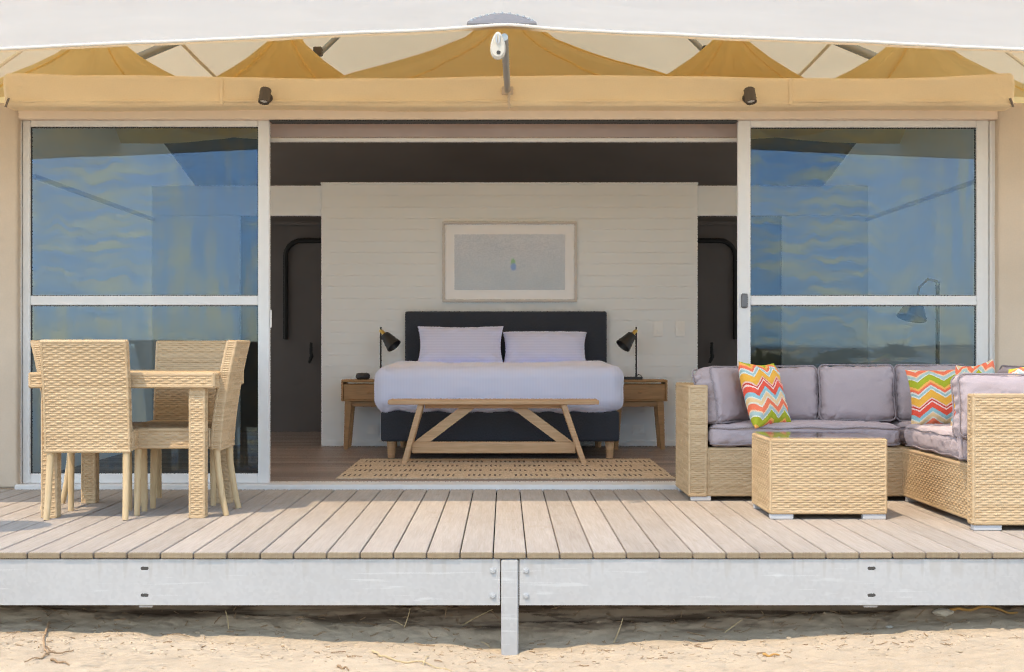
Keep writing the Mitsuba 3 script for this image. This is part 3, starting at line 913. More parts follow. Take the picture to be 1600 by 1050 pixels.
# spotlights on the fascia
for i, (px, side, lab) in enumerate(((414, -1, 'small brown cylinder spotlight on the canvas fascia above the left door'), (1172, 1, 'small brown cylinder spotlight on the canvas fascia above the right door'))):
    key = 'wall_spotlight' + ('' if i == 0 else '_001')
    tp, bt = P(px - side * 1.5, 139, 2.93), P(px + side * 2, 160, 2.90)
    ax = bt - tp
    L = np.linalg.norm(ax)
    add(key + '__body', lathe([(0, 0.0), (0.030, 0.0), (0.034, 0.006), (0.034, L), (0.028, L), (0.026, L - 0.012), (0, L - 0.012)], tp, 22, axis=ax), 'brown_metal', smooth=35)
    add(key + '__lens', lathe([(0, L - 0.008), (0.020, L - 0.009), (0.024, L - 0.0115)], tp, 20, axis=ax), 'lamp_lens', smooth=35)
    add(key + '__bracket', cat(box(tp[0] - 0.012, tp[0] + 0.012, 2.95, 3.03, tp[2] - 0.055, tp[2] - 0.030), lathe([(0, 0), (0.03, 0), (0.03, 0.012), (0, 0.012)], (tp[0], 3.006, tp[2] - 0.043), 18, axis=(0, 1, 0))), 'brown_metal', smooth=30)
    tag(key, lab, 'spotlight', 'spotlights on the fascia')


# ------------------------------------------------------------------ dining set
def chair_back_y(z):
    t = (z - 0.34) / 0.56
    return 0.205 + 0.085 * t ** 1.6


def make_chair():
    W = 0.217
    parts = {}
    zt = 0.905
    th = 0.052

    def outer(s, t):
        z = 0.345 + (zt - 0.345) * t
        return np.stack([W - 2 * W * s, chair_back_y(z) + th * 0.5 + 0 * s, z], -1)

    def inner(s, t):
        z = 0.43 + (zt - 0.43) * t
        return np.stack([-W + 2 * W * s, chair_back_y(z) - th * 0.5 + 0 * s, z], -1)

    def sidef(sg):
        def fn(s, t):
            z = 0.345 + (zt - 0.345) * t
            off = (s - 0.5) * th * (1 if sg > 0 else -1)
            return np.stack([0 * s + sg * W, chair_back_y(z) + off, z], -1)
        return fn
    zs = np.linspace(0.345, zt, 30)
    core = []
    for sg in (-1, 1):
        for o in (-1, 1):
            core.append(tube(np.stack([0 * zs + sg * (W - 0.006), chair_back_y(zs) + o * (th / 2 - 0.006), zs], -1), 0.010 * (1 - 0.1 * (np.arange(30) % 2)), 7))
    xs = np.linspace(-W + 0.004, W - 0.004, 40)
    for o in (-1, 1):
        core.append(tube(np.stack([xs, 0 * xs + chair_back_y(zt) + o * (th / 2 - 0.007), 0 * xs + zt - 0.004], -1), 0.011 * (1 - 0.1 * (np.arange(40) % 2)), 7))
    core.append(wrapped((-W, chair_back_y(0.345) + th / 2 - 0.005, 0.347), (W, chair_back_y(0.345) + th / 2 - 0.005, 0.347), 0.010))
    top = weave(quad_fn((-W, chair_back_y(zt) - th / 2, zt), (W, chair_back_y(zt) - th / 2, zt), (W, chair_back_y(zt) + th / 2, zt), (-W, chair_back_y(zt) + th / 2, zt)), 2 * W, th)
    parts['backrest'] = cat(weave(outer, 2 * W, 0.56), weave(inner, 2 * W, 0.47), weave(sidef(1), th, 0.56, plain=True), weave(sidef(-1), th, 0.56, plain=True), top, *core)
    parts['seat'] = wicker_box(-W, W, -0.225, 0.176, 0.35, 0.452, 'flrt', 0.012)
    legs = []
    for sx in (-1, 1):
        legs.append(tube([(sx * 0.192, -0.200, 0.36), (sx * 0.194, -0.203, 0.2), (sx * 0.196, -0.206, 0.0)], [0.0185, 0.0175, 0.0155], 12))
        legs.append(tube([(sx * 0.192, 0.205, 0.36), (sx * 0.194, 0.215, 0.24), (sx * 0.197, 0.236, 0.1), (sx * 0.199, 0.258, 0.0)], [0.0185, 0.018, 0.017, 0.0155], 12))
    return parts, legs


cparts, clegs = make_chair()
CH = {'seat': mikit.ply(cparts['seat'], 'wicker', smooth=50), 'backrest': mikit.ply(cparts['backrest'], 'wicker', smooth=50)}
LEGS = [mikit.ply(l, 'cane', smooth=50) for l in clegs]
CHAIRS = [((-2.112, 1.575), 180, 'wicker dining chair with its back to the camera at the front of the square table'),
          ((-1.70, 1.75), 270, 'wicker dining chair at the right end of the square table seen from its side'),
          ((-1.80, 2.30), 0, 'wicker dining chair behind the square table nearest the glass door'),
          ((-2.215, 2.03), 90, 'wicker dining chair at the left end of the table mostly hidden by the front chair')]
for i, ((x, y), rz, lab) in enumerate(CHAIRS):
    key = 'dining_chair' + (f'_{i:03d}' if i else '')
    M = T().translate([x, y, 0.0]).rotate([0, 0, 1], rz)
    for nme, d in CH.items():
        scene[f'{key}__{nme}'] = {**d, 'to_world': M}
    for j, d in enumerate(LEGS):
        scene[f'{key}__leg' + (f'_{j:03d}' if j else '')] = {**d, 'to_world': M}
    tag(key, lab, 'chair', 'wicker chairs round the square dining table')

tx0, tx1, ty0, ty1 = -2.42, -1.475, 1.385, 2.33
add('dining_table__tabletop', wicker_box(tx0, tx1, ty0, ty1, 0.668, 0.742, 'fblrt', 0.012), 'wicker', smooth=50)
for lx in (tx0 + 0.055, tx1 - 0.055 - 0.08):
    for ly in (ty0 + 0.03, ty1 - 0.11):
        add('dining_table__leg', wicker_box(lx, lx + 0.08, ly, ly + 0.08, 0.0, 0.667, 'fblr', 0.009, stake=0.027), 'wicker', smooth=50)
tag('dining_table', 'square wicker dining table among four wicker chairs on the left of the deck', 'table')

# unseen round table added off frame to cast a shadow on the deck
bx, by = -2.78, 0.55
add('shadow_table__top', lathe([(0, 0.90), (0.25, 0.90), (0.262, 0.907), (0.262, 0.923), (0.25, 0.93), (0, 0.93)], (bx, by, 0), 36), 'wicker', smooth=30)
add('shadow_table__column', lathe([(0.0, 0.02), (0.03, 0.02), (0.026, 0.5), (0.03, 0.9)], (bx, by, 0), 14), 'cane')
add('shadow_table__base', lathe([(0, 0), (0.20, 0.0), (0.20, 0.012), (0.05, 0.028), (0, 0.03)], (bx, by, 0.0005), 30), 'wicker', smooth=30)
tag('shadow_table', 'added unseen round table off the deck left edge casting the rounded shadow', 'table')


# ------------------------------------------------------------------ corner sofa
def feet(key, spots, w=0.10, d=0.05, h=0.028):
    for x, y in spots:
        add(key + '__foot', box(x, x + w, y, y + d, 0.0, h, 0.004), 'plastic_pale', smooth=False)


ax0, ax1, sy0, sy1 = 1.047, 1.152, 2.36, 3.06
tag('corner_sofa', 'l shaped wicker corner sofa with grey cushions in front of the right glass door', 'sofa')
add('corner_sofa__arm', wicker_box(ax0, ax1, sy0, sy1, 0.028, 0.655, 'fblrt', 0.011), 'wicker', smooth=50)
rx0 = 2.262
add('corner_sofa__base', wicker_box(ax1 + 0.002, 2.98, sy0 + 0.006, sy1, 0.03, 0.30, 'ft', 0.010), 'wicker', smooth=50)
add('corner_sofa__back', wicker_box(ax1 + 0.002, 3.06, sy1 - 0.09, sy1 - 0.001, 0.302, 0.655, 'fbt', 0.011), 'wicker', smooth=50)
ry0 = 0.83
add('corner_sofa__base', wicker_box(rx0, 2.97, ry0 + 0.09, sy0 + 0.004, 0.032, 0.30, 'lt', 0.010), 'wicker', smooth=50)
add('corner_sofa__arm', wicker_box(rx0 - 0.035, 3.06, ry0, ry0 + 0.088, 0.030, 0.648, 'flrtb', 0.011), 'wicker', smooth=50)
add('corner_sofa__back', wicker_box(2.972, 3.062, ry0 + 0.09, sy1 - 0.095, 0.032, 0.655, 'lrt', 0.011), 'wicker', smooth=50)
feet('corner_sofa', [(ax0 + 0.012, sy0 + 0.006)], 0.115)
feet('corner_sofa', [(rx0 - 0.028, ry0 + 0.008)], 0.135, 0.06)
feet('corner_sofa', [(rx0 + 0.006, sy0 - 0.07), (2.8, ry0 + 0.02), (ax0 + 0.01, sy1 - 0.07), (2.85, sy1 - 0.07)], 0.06)


def box_cushion(w, d, h, seed, puff=0.02, r=0.05, wr=0.010):
    """A boxy upholstered cushion lying flat: puffed faces, soft wrinkles."""
    m = rbox(w, d, h, r, (44, 40, 7), 5)
    v = np.array(m.vertices)
    u, vv, t = v[:, 0] / (w / 2), v[:, 1] / (d / 2), v[:, 2] / (h / 2)
    dome = np.clip(1 - u ** 2, 0, 1) * np.clip(1 - vv ** 2, 0, 1)
    v[:, 2] += np.sign(t) * np.abs(t) ** 2 * puff * np.sqrt(dome)
    pin = 1 - 0.03 * np.cos(np.pi * u / 2) * np.abs(vv) ** 3
    v[:, 1] *= pin
    v[:, 0] *= 1 - 0.03 * np.cos(np.pi * vv / 2) * np.abs(u) ** 3
    # puckers along the sides
    sidew = np.clip(np.maximum(np.abs(u), np.abs(vv)) - 0.8, 0, 0.2) / 0.2
    pk = 0.0035 * np.sin(np.where(np.abs(u) > np.abs(vv), vv * d, u * w) * 70 + seed) * sidew * (1 - np.abs(t) * 0.6)
    m = TM(v, m.faces)
    n = vnormals(m)
    f = meshkit.fbm(v * [7, 7, 9] + seed * 3.1 + 20, 3, seed) - 0.5
    # creases that run in from the corners and a soft sag
    rd = np.abs(meshkit.fbm(np.stack([v[:, 0] * 5 + v[:, 1] * 7, v[:, 1] * 4 - v[:, 0] * 6, v[:, 2] * 5], -1) + seed * 7.7, 3, seed + 3) - 0.5)
    cr = -0.009 * np.exp(-(rd / 0.05) ** 2) * np.clip(np.abs(u) ** 2 + np.abs(vv) ** 2 - 0.25, 0, 1)
    return TM(v + n * (2 * wr * f + pk + cr)[:, None], m.faces)


def piping_loop(w, d, z, r=0.0045, rc=0.04, k=10):
    pts = []
    for cx, cy, a0 in ((w / 2 - rc, d / 2 - rc, 0), (-w / 2 + rc, d / 2 - rc, 90), (-w / 2 + rc, -d / 2 + rc, 180), (w / 2 - rc, -d / 2 + rc, 270)):
        for t in np.linspace(0, 90, k):
            a = math.radians(a0 + t)
            pts.append((cx + rc * math.cos(a), cy + rc * math.sin(a)))
    pts = np.array(pts)
    P_ = []
    for i in range(len(pts)):
        a, b = pts[i], pts[(i + 1) % len(pts)]
        L = np.linalg.norm(b - a)
        nseg = max(1, int(L / 0.03))
        for s in range(nseg):
            P_.append(a + (b - a) * s / nseg)
    P_ = np.array(P_)
    u, vv = P_[:, 0] / (w / 2), P_[:, 1] / (d / 2)
    P_[:, 1] *= 1 - 0.03 * np.cos(np.pi * u / 2) * np.abs(vv) ** 3
    P_[:, 0] *= 1 - 0.03 * np.cos(np.pi * vv / 2) * np.abs(u) ** 3
    zz = z + 0.004 * np.sin(P_[:, 0] * 21 + P_[:, 1] * 17)
    return tube(np.concatenate([P_, zz[:, None]], 1), r, 6, closed=True)


def place(m, loc, rx=0, rz=0):
    M = trimesh.transformations.rotation_matrix(math.radians(rz), [0, 0, 1]) @ trimesh.transformations.rotation_matrix(math.radians(rx), [1, 0, 0])
    M[:3, 3] = loc
    m = m.copy()
    m.apply_transform(M)
    return m


CN = [0]


def cushion(name, w, d, h, loc, rx, rz, lab, cat_, grp, seed, puff=0.02):
    """rx = 0 lies flat; rx = 78 stands leaning back (its face towards -y), then turned by rz."""
    i = 0
    key = name
    while key in labels:
        i += 1
        key = f'{name}_{i:03d}'
    add(key, place(box_cushion(w, d, h, seed, puff), loc, rx, rz), 'cushion_grey', smooth=True)
    add(key + '__piping', place(cat(piping_loop(w * 0.985, d * 0.985, h / 2 - 0.016), piping_loop(w * 0.985, d * 0.985, -h / 2 + 0.016)), loc, rx, rz), 'piping_grey', smooth=True)
    tag(key, lab, cat_, grp)
    return key


SEAT = 'grey seat cushions on the corner sofa'
BACK = 'grey back cushions on the corner sofa'
cushion('seat_cushion', 1.10, 0.62, 0.125, (1.71, 2.655, 0.369), 0, 0, 'long grey seat cushion on the left run of the corner sofa', 'cushion', SEAT, 1, 0.012)
cushion('seat_cushion', 0.66, 0.60, 0.125, (2.62, 2.665, 0.367), 0, 0, 'grey seat cushion in the inner corner of the sofa under the chevron pillow', 'cushion', SEAT, 2, 0.012)
cushion('seat_cushion', 0.68, 1.41, 0.13, (2.60, 1.645, 0.372), 0, 0, 'sunlit pale grey seat cushion on the right run of the corner sofa', 'cushion', SEAT, 3, 0.012)
bx_, bz_ = 0.445, 0.585
cushion('back_cushion', 0.46, 0.335, 0.15, (1.285, 2.60, 0.592), 80, 52, 'grey back cushion leaning on the left arm of the sofa', 'cushion', BACK, 4)
cushion('back_cushion', 0.445, 0.335, 0.15, (1.64, 2.835, 0.592), 80, 3, 'grey back cushion just right of the left chevron pillow', 'cushion', BACK, 5)
cushion('back_cushion', 0.455, 0.345, 0.16, (2.085, 2.815, 0.592), 78, -2, 'grey back cushion in the middle of the sofa back with nothing in front', 'cushion', BACK, 6)
cushion('back_cushion', 0.45, 0.345, 0.15, (2.53, 2.835, 0.594), 80, 2, 'grey back cushion partly behind the right chevron pillow', 'cushion', BACK, 7)
cushion('back_cushion', 0.50, 0.345, 0.15, (2.845, 2.10, 0.594), 80, -88, 'grey back cushion on the right back of the sofa showing only its top', 'cushion', BACK, 8)
cushion('back_cushion', 0.50, 0.345, 0.15, (2.845, 1.50, 0.594), 80, -92, 'grey back cushion against the right back beside the yellow tipped pillow', 'cushion', BACK, 9)
kf = cushion('back_cushion', 0.62, 0.315, 0.15, (2.50, 1.03, 0.586), 96, 180, 'sunlit pale grey cushion standing behind the near wicker arm', 'cushion', BACK, 10)
q = (2.215, 1.0)
add(kf + '__tie_strap', cat(box(q[0] - 0.006, q[0] + 0.010, q[1] - 0.012, q[1] + 0.012, 0.335, 0.445, 0.003), box(q[0] - 0.008, q[0] + 0.012, q[1] + 0.014, q[1] + 0.034, 0.375, 0.442, 0.003)), 'cushion_grey', smooth=False)


def throw_pillow(w, h, t, seed, pinch=0.10):
    """A knife-edge pillow in its own plane (x, y), with uv."""
    n = 34
    u = np.sin(np.linspace(-np.pi / 2, np.pi / 2, n))
    U, V = np.meshgrid(u, u)
    X = w / 2 * U * (1 - pinch * (1 - V ** 2) * np.abs(U) ** 2)
    Y = h / 2 * V * (1 - pinch * (1 - U ** 2) * np.abs(V) ** 2)
    th = t / 2 * (np.clip(1 - U ** 4, 0, 1) * np.clip(1 - V ** 4, 0, 1)) ** 0.55
    wr = meshkit.fbm(np.stack([X * 9, Y * 9, 0 * X], -1) + seed * 5.3, 3, seed) - 0.5
    edge = np.clip(1 - np.maximum(np.abs(U), np.abs(V)), 0, 1)
    cr = 0.006 * np.sin(np.arctan2(V, U) * 18 + seed) * np.exp(-((edge - 0.15) / 0.12) ** 2)
    th2 = th * (1 + 0.25 * wr) + cr * (th > 0.004)
    bend = 0.02 * (U ** 2 + V ** 2) * np.sin(seed)
    A = grid(np.stack([X, Y, th2 + bend], -1))
    B = grid(np.stack([X, Y, -th + bend], -1), flip=True)
    uv = np.stack([U / 2 + 0.5, V / 2 + 0.5], -1).reshape(-1, 2)
    return cat(A, B), np.vstack([uv, uv])


def pillow(name, w, h, t, loc, rx, rz, rot, lab, cat_, grp, seed, bs, pinch=0.10):
    i, key = 0, name
    while key in labels:
        i += 1
        key = f'{name}_{i:03d}'
    m, uv = throw_pillow(w, h, t, seed, pinch)
    m.apply_transform(trimesh.transformations.rotation_matrix(math.radians(rot), [0, 0, 1]))
    add(key, place(m, loc, rx, rz), bs, smooth=True, uv=uv)
    tag(key, lab, cat_, grp)


TH = 'chevron throw pillows on the corner sofa'
pillow('throw_pillow', 0.36, 0.40, 0.13, (1.495, 2.50, 0.595), 72, 48, -2, 'chevron throw pillow leaning at the left end of the sofa beside the left arm', 'pillow', TH, 3, 'chevron_cloth_b')
pillow('throw_pillow', 0.38, 0.37, 0.13, (2.50, 2.42, 0.585), 72, -6, 2, 'chevron throw pillow standing in the inner corner of the sofa', 'pillow', TH, 5, 'chevron_cloth')
pillow('throw_pillow', 0.28, 0.38, 0.11, (2.60, 2.08, 0.60), 76, -62, 8, 'chevron throw pillow whose orange top shows above the pale cushion', 'pillow', TH, 8, 'chevron_cloth')
pillow('throw_pillow', 0.36, 0.38, 0.12, (2.70, 1.45, 0.62), 78, -60, 12, 'throw pillow with a yellow green tip at the right picture edge', 'pillow', TH, 11, 'chevron_cloth_b')

# coffee table
kx0, kx1, ky0, ky1 = PX(1203, 1.35), PX(1386, 1.35), 1.35, 1.95
add('coffee_table__body', wicker_box(kx0, kx1, ky0, ky1, 0.03, 0.405, 'flrbt', 0.010), 'wicker', smooth=50)
gx_, gy_ = np.meshgrid([kx0 + 0.004, kx1 - 0.004], [ky0 + 0.004, ky1 - 0.004])
add('coffee_table__glass_top', box(kx0 + 0.003, kx1 - 0.003, ky0 + 0.003, ky1 - 0.003, 0.4105, 0.4155, 0.0015), 'table_glass', smooth=False)
feet('coffee_table', [(kx0 + 0.003, ky0 + 0.006), (kx1 - 0.121, ky0 + 0.006), (kx0 + 0.003, ky1 - 0.056), (kx1 - 0.121, ky1 - 0.056)], 0.118, 0.05, 0.029)
tag('coffee_table', 'low square wicker coffee table with a glass top in front of the sofa', 'table')

# ------------------------------------------------------------------ bedroom
BF = 5.41
bxa, bxb = PX(595, BF), PX(968, BF)
bz0, bz1 = PZ(690, BF), PZ(643, BF)
m = rbox(bxb - bxa, 1.70, bz1 - bz0, 0.02, (30, 20, 6), 3)
add('bed__base', xf(m, ((bxa + bxb) / 2, BF + 0.85, (bz0 + bz1) / 2)), 'charcoal_felt', smooth=50)
for lx in (bxa + 0.075, bxb - 0.07):
    for ly in (BF + 0.07, BF + 1.6):
        add('bed__leg', tube([(lx, ly, bz0 + 0.002), (lx, ly, 0.12), (lx, ly, FZ + 0.0115 if ly < 6 else FZ)], [0.036, 0.032, 0.026], 18), 'oak', smooth=40)
hx0, hx1, hz1 = PX(632, 7.0), PX(949, 7.0), PZ(486, 7.0)
m = rbox(hx1 - hx0, 0.10, hz1 - 0.10, 0.022, (30, 3, 20), 4)
add('bed__headboard', xf(m, ((hx0 + hx1) / 2, 7.115, (hz1 + 0.10) / 2)), 'charcoal_felt', smooth=50)
m = rbox(bxb - bxa - 0.05, 1.62, 0.30, 0.05, (10, 10, 4), 3)
add('bed__mattress', xf(m, ((bxa + bxb) / 2, BF + 0.86, bz1 + 0.145)), 'mat_board', smooth=50)
tag('bed', 'low bed with a charcoal upholstered base and headboard on tapered oak legs', 'bed')
# duvet with a softly gathered hem
dx0, dx1 = PX(584, BF - 0.03), PX(976, BF - 0.03)
dz0, dz1 = PZ(646, BF - 0.03), PZ(571, BF)
m = rbox(dx1 - dx0, 1.58, dz1 - dz0, 0.10, (90, 50, 12), 6)
v = np.array(m.vertices)
hh = (dz1 - dz0) / 2
low = np.clip(-v[:, 2] / hh, 0, 1)
v[:, 2] += 0.010 * low * np.sin(v[:, 0] * 31) * np.sin(v[:, 0] * 7 + 1) + 0.012 * np.clip(v[:, 2] / hh, 0, 1) * (meshkit.fbm(np.stack([v[:, 0] * 3, v[:, 1] * 3, 0 * v[:, 0]], -1), 3, 3) - 0.3)
v[:, 2] += 0.018 * np.clip((v[:, 1]) / 0.8, 0, 1) * (v[:, 2] > 0)
m2 = TM(v, m.faces)
nn = vnormals(m2)
ff_ = meshkit.fbm(v * [5, 5, 5] + 9, 4, 6) - 0.5
folds = 0.006 * np.sin(v[:, 0] * 38 + 3 * np.sin(v[:, 0] * 5)) * low ** 2
m2 = TM(v + nn * (0.022 * ff_ + folds)[:, None], m.faces)
add('duvet', xf(m2, ((dx0 + dx1) / 2, BF - 0.045 + 0.79, (dz0 + dz1) / 2)), 'duvet_linen', smooth=True)
tag('duvet', 'smooth white duvet with a lavender cast covering the mattress of the bed', 'duvet')
PL = 'pillows against the headboard'
for px0, px1, pt, lab, sd in ((652, 787, 512, 'white pillow at the left half of the charcoal headboard', 21), (785, 918, 516, 'white pillow at the right half of the charcoal headboard', 24)):
    xa, xb = PX(px0, 6.85), PX(px1, 6.85)
    zt, zb = PZ(pt, 6.85), dz1 - 0.02
    pillow('bed_pillow', xb - xa, (zt - zb) * 1.10, 0.17, ((xa + xb) / 2, 6.86, (zt + zb) / 2), 66, 0, 0, lab, 'pillow', PL, sd, 'pillow_linen', 0.07)

# bench at the foot of the bed
BN0, BN1 = 4.80, 5.12
xa, xb = PX(606, BN0), PX(936, BN0)
zt = PZ(625, BN0)
add('bench__top', box(xa, xb, BN0, BN1, zt - 0.034, zt, 0.005), 'oak', smooth=False)
RZ = FZ + 0.0115
for (tp, bt, e) in ((657, 631, 1), (881, 913, -1)):
    for yy, dyb in ((BN0 + 0.05, -0.03), (BN1 - 0.05, 0.03)):
        add('bench__leg', bar((PX(tp, BN0 + 0.03), yy, zt - 0.035), (PX(bt, BN0 + 0.03), yy + dyb, RZ), 0.040, 0.040, up=(0, 1, 0), we=(0.036, 0.036)), 'oak', smooth=False)
ym = (BN0 + BN1) / 2
za, zb = PZ(690, ym), PZ(708, ym)
sx0, sx1 = PX(644, ym), PX(899, ym)
add('bench__stretcher', box(sx0, sx1, ym - 0.02, ym + 0.02, zb, za, 0.004), 'oak', smooth=False)
add('bench__apron', box(PX(664, ym), PX(878, ym), ym - 0.018, ym + 0.018, zt - 0.065, zt - 0.035, 0.003), 'oak', smooth=False)


def brace(x0, x1, w):
    z0_, z1_ = za + 0.001, zt - 0.066
    pts = [(x, y, z) for y in (ym - 0.017, ym + 0.017) for (x, z) in ((x0, z0_), (x0 + w, z0_), (x1, z1_), (x1 - w, z1_))]
    return hull(pts)


add('bench__brace', brace(PX(648, ym), PX(741, ym), 0.115), 'oak', smooth=False)
add('bench__brace', brace(PX(894, ym), PX(800, ym), -0.115), 'oak', smooth=False)
tag('bench', 'oak bench with slanted legs and diagonal braces at the foot of the bed', 'bench')

# rug
m = rbox(PX(1055, 3.58) - PX(525, 3.58), 1.83, 0.011, 0.004, (120, 100, 2), 2)
v = np.array(m.vertices)
ed = np.maximum(np.abs(v[:, 0]) / 1.085, np.abs(v[:, 1]) / 0.915) > 0.985
v[:, :2] += (0.010 * (meshkit.noise(np.stack([v[:, 0] * 18, v[:, 1] * 18, 0 * v[:, 0]], -1), 2) - 0.5) * ed)[:, None]
add('rug', xf(TM(v, m.faces), ((PX(1055, 3.58) + PX(525, 3.58)) / 2, 3.58 + 0.915, FZ + 0.0058)), 'jute', smooth=40)
tag('rug', 'woven jute rug with rows of black dashes on the floor under the bench', 'rug')


# bedside tables, lamps
def bedside(key, x0, x1, lab, lab2):
    y0, y1 = 6.70, 7.10
    zt_, zb_ = 0.602, 0.425
    th = 0.018
    add(key + '__top', box(x0, x1, y0, y1, zt_ - th, zt_, 0.004), 'oak_dark', smooth=False)
    add(key + '__side', box(x0, x0 + th, y0, y1, zb_, zt_ - th - 0.0005, 0.003), 'oak_dark', smooth=False)
    add(key + '__side', box(x1 - th, x1, y0, y1, zb_, zt_ - th - 0.0005, 0.003), 'oak_dark', smooth=False)
    add(key + '__bottom', box(x0 + th + 0.0005, x1 - th - 0.0005, y0 + 0.004, y1, zb_, zb_ + 0.012, 0.003), 'oak_dark', smooth=False)
    add(key + '__drawer', box(x0 + th + 0.002, x1 - th - 0.002, y0 + 0.006, y0 + 0.3, zb_ + 0.013, zt_ - th - 0.020, 0.003), 'oak_dark', smooth=False)
    c = ((x0 + x1) / 2, y0 + 0.004, (zt_ + zb_) / 2 - 0.015)
    add(key + '__drawer__knob', lathe([(0, -0.012), (0.010, -0.010), (0.012, -0.003), (0.008, 0.004), (0, 0.004)], c, 14, axis=(0, 1, 0)), 'oak_dark')
    add(key + '__rail', box(x0 + 0.035, x1 - 0.035, y0 + 0.03, y0 + 0.05, zb_ - 0.046, zb_ - 0.001, 0.003), 'oak_dark', smooth=False)
    for xx, sx in ((x0 + 0.058, -1), (x1 - 0.058, 1)):
        for yy in (y0 + 0.035, y1 - 0.06):
            add(key + '__leg', bar((xx, yy, zb_ - 0.001), (xx + sx * 0.022, yy, FZ), 0.058, 0.040, up=(0, 1, 0), we=(0.034, 0.034)), 'oak_dark', smooth=False)
    tag(key, lab, 'bedside table', 'bedside tables either side of the bed')


bedside('bedside_table', PX(533, 6.7), PX(533, 6.7) + 0.46, 'brown wooden bedside table left of the bed with a small black device on top', 0)
bedside('bedside_table_001', PX(1043, 6.7) - 0.46, PX(1043, 6.7), 'brown wooden bedside table right of the bed under the lamp with a visible base', 0)


def lamp(key, stem_px, sgn, lab):
    y = 6.86
    x = PX(stem_px, y)
    z0 = 0.602
    bx0 = x - sgn * 0.03
    add(key + '__base', box(x - 0.05 if sgn > 0 else x - 0.10, x + 0.10 if sgn > 0 else x + 0.05, y - 0.06, y + 0.06, z0 + 0.0005, z0 + 0.022, 0.003), 'black_metal', smooth=False)
    zt_ = PZ(511, y)
    add(key + '__stem', tube([(x, y, z0 + 0.02), (x, y, (z0 + zt_) / 2), (x, y, zt_)], 0.0075, 10), 'black_metal')
    j = np.array([x + sgn * 0.012, y - 0.03, PZ(518, y)])
    dirv = np.array([sgn * 0.62, -0.30, -0.72])
    dirv /= np.linalg.norm(dirv)
    add(key + '__joint', cat(tube([(x, y, j[2] + 0.004), j, j + dirv * 0.06], [0.012, 0.017, 0.017], 12), lathe([(0, -0.02), (0.012, -0.02), (0.012, 0.02), (0, 0.02)], (x, y - 0.006, j[2] + 0.004), 12, axis=(0, 1, 0))), 'brass', smooth=40)
    s0 = j + dirv * 0.035
    add(key + '__shade', lathe([(0, 0), (0.030, 0.0), (0.040, 0.010), (0.050, 0.06), (0.068, 0.135), (0.065, 0.135), (0.047, 0.06), (0.036, 0.014), (0, 0.012)], s0, 26, axis=dirv), 'black_metal', smooth=35)
    cab = [(x + sgn * -0.01, y + 0.01, z0 + 0.03), (x - sgn * 0.02, y + 0.02, z0 + 0.045), (x - sgn * 0.045, y + 0.03, z0 + 0.03), (x - sgn * 0.055, y + 0.10, z0 + 0.006), (x - sgn * 0.06, y + 0.22, z0 + 0.006)]
    add(key + '__cord', tube(cab, 0.0035, 6), 'black_metal')
    tag(key, lab, 'lamp', 'black and brass bedside lamps')


lamp('bedside_lamp', 595, 1, 'black bedside lamp with brass joint left of the headboard')
lamp('bedside_lamp_001', 994, -1, 'black bedside lamp with brass joint right of the headboard')
c = P(567, 588, 6.85)
add('alarm_clock', cat(lathe([(0, 0.0005), (0.045, 0.0005), (0.058, 0.012), (0.060, 0.035), (0.052, 0.050), (0.04, 0.055), (0, 0.053)], (c[0], 6.85, 0.602), 24), box(c[0] - 0.02, c[0] + 0.02, 6.785, 6.80, 0.62, 0.64)), 'black_plastic', smooth=35)
tag('alarm_clock', 'small black rounded device on the left bedside table', 'clock')

# framed picture
fy0 = WY - 0.035
fx0, fx1, fz0, fz1 = PX(691, fy0), PX(902, fy0), PZ(472, fy0), PZ(346, fy0)
fw = 0.022
add('framed_picture__frame', cat(box(fx0, fx1, fy0, WY - 0.003, fz1 - fw, fz1), box(fx0, fx1, fy0, WY - 0.003, fz0, fz0 + fw), box(fx0, fx0 + fw, fy0 + 0.0005, WY - 0.003, fz0 + fw, fz1 - fw), box(fx1 - fw, fx1, fy0 + 0.0005, WY - 0.003, fz0 + fw, fz1 - fw)), 'frame_wood', smooth=False)
add('framed_picture__mat', box(fx0 + fw, fx1 - fw, fy0 + 0.014, WY - 0.004, fz0 + fw, fz1 - fw), 'mat_board', smooth=False)
add('framed_picture__print', box(PX(710, fy0), PX(883, fy0), fy0 + 0.011, fy0 + 0.0135, PZ(453, fy0), PZ(366, fy0), 0.0005), 'art_print', smooth=False)
tag('framed_picture', 'wide framed picture with white mat and pale speckled print above the headboard', 'picture')

# switches and sockets
for i, (x0, x1, y0, y1, lab) in enumerate(((1020, 1036, 502, 526, 'white switch plate right of the lamp nearest the headboard'), (1055, 1070, 502, 526, 'white switch plate nearest the right edge of the board wall'),
                                          (574, 592, 664, 678, 'white socket plate low on the wall behind the left bedside table'), (988, 1006, 664, 678, 'white socket plate low on the wall behind the right bedside table'))):
    key = 'switch_plate' if i == 0 else f'switch_plate_{i:03d}'
    a, b, z0_, z1_ = PX(x0, WY), PX(x1, WY), PZ(y1, WY), PZ(y0, WY)
    add(key, box(a, b, WY - 0.010, WY + 0.001, z0_, z1_, 0.003), 'plate_white', smooth=False)
    n = 2
    for k in range(n):
        if i < 2:
            zc = z0_ + (z1_ - z0_) * (0.35 + 0.3 * k)
            add(key + '__button', box((a + b) / 2 - 0.012, (a + b) / 2 + 0.012, WY - 0.014, WY - 0.009, zc - 0.014, zc + 0.014, 0.002), 'plate_white', smooth=False)
        else:
            xc = a + (b - a) * (0.3 + 0.4 * k)
            add(key + '__socket', box(xc - 0.012, xc + 0.012, WY - 0.013, WY - 0.009, (z0_ + z1_) / 2 - 0.014, (z0_ + z1_) / 2 + 0.010, 0.002), 'plate_white', smooth=False)
    tag(key, lab, 'switch' if i < 2 else 'socket', 'electrical plates on the board wall')

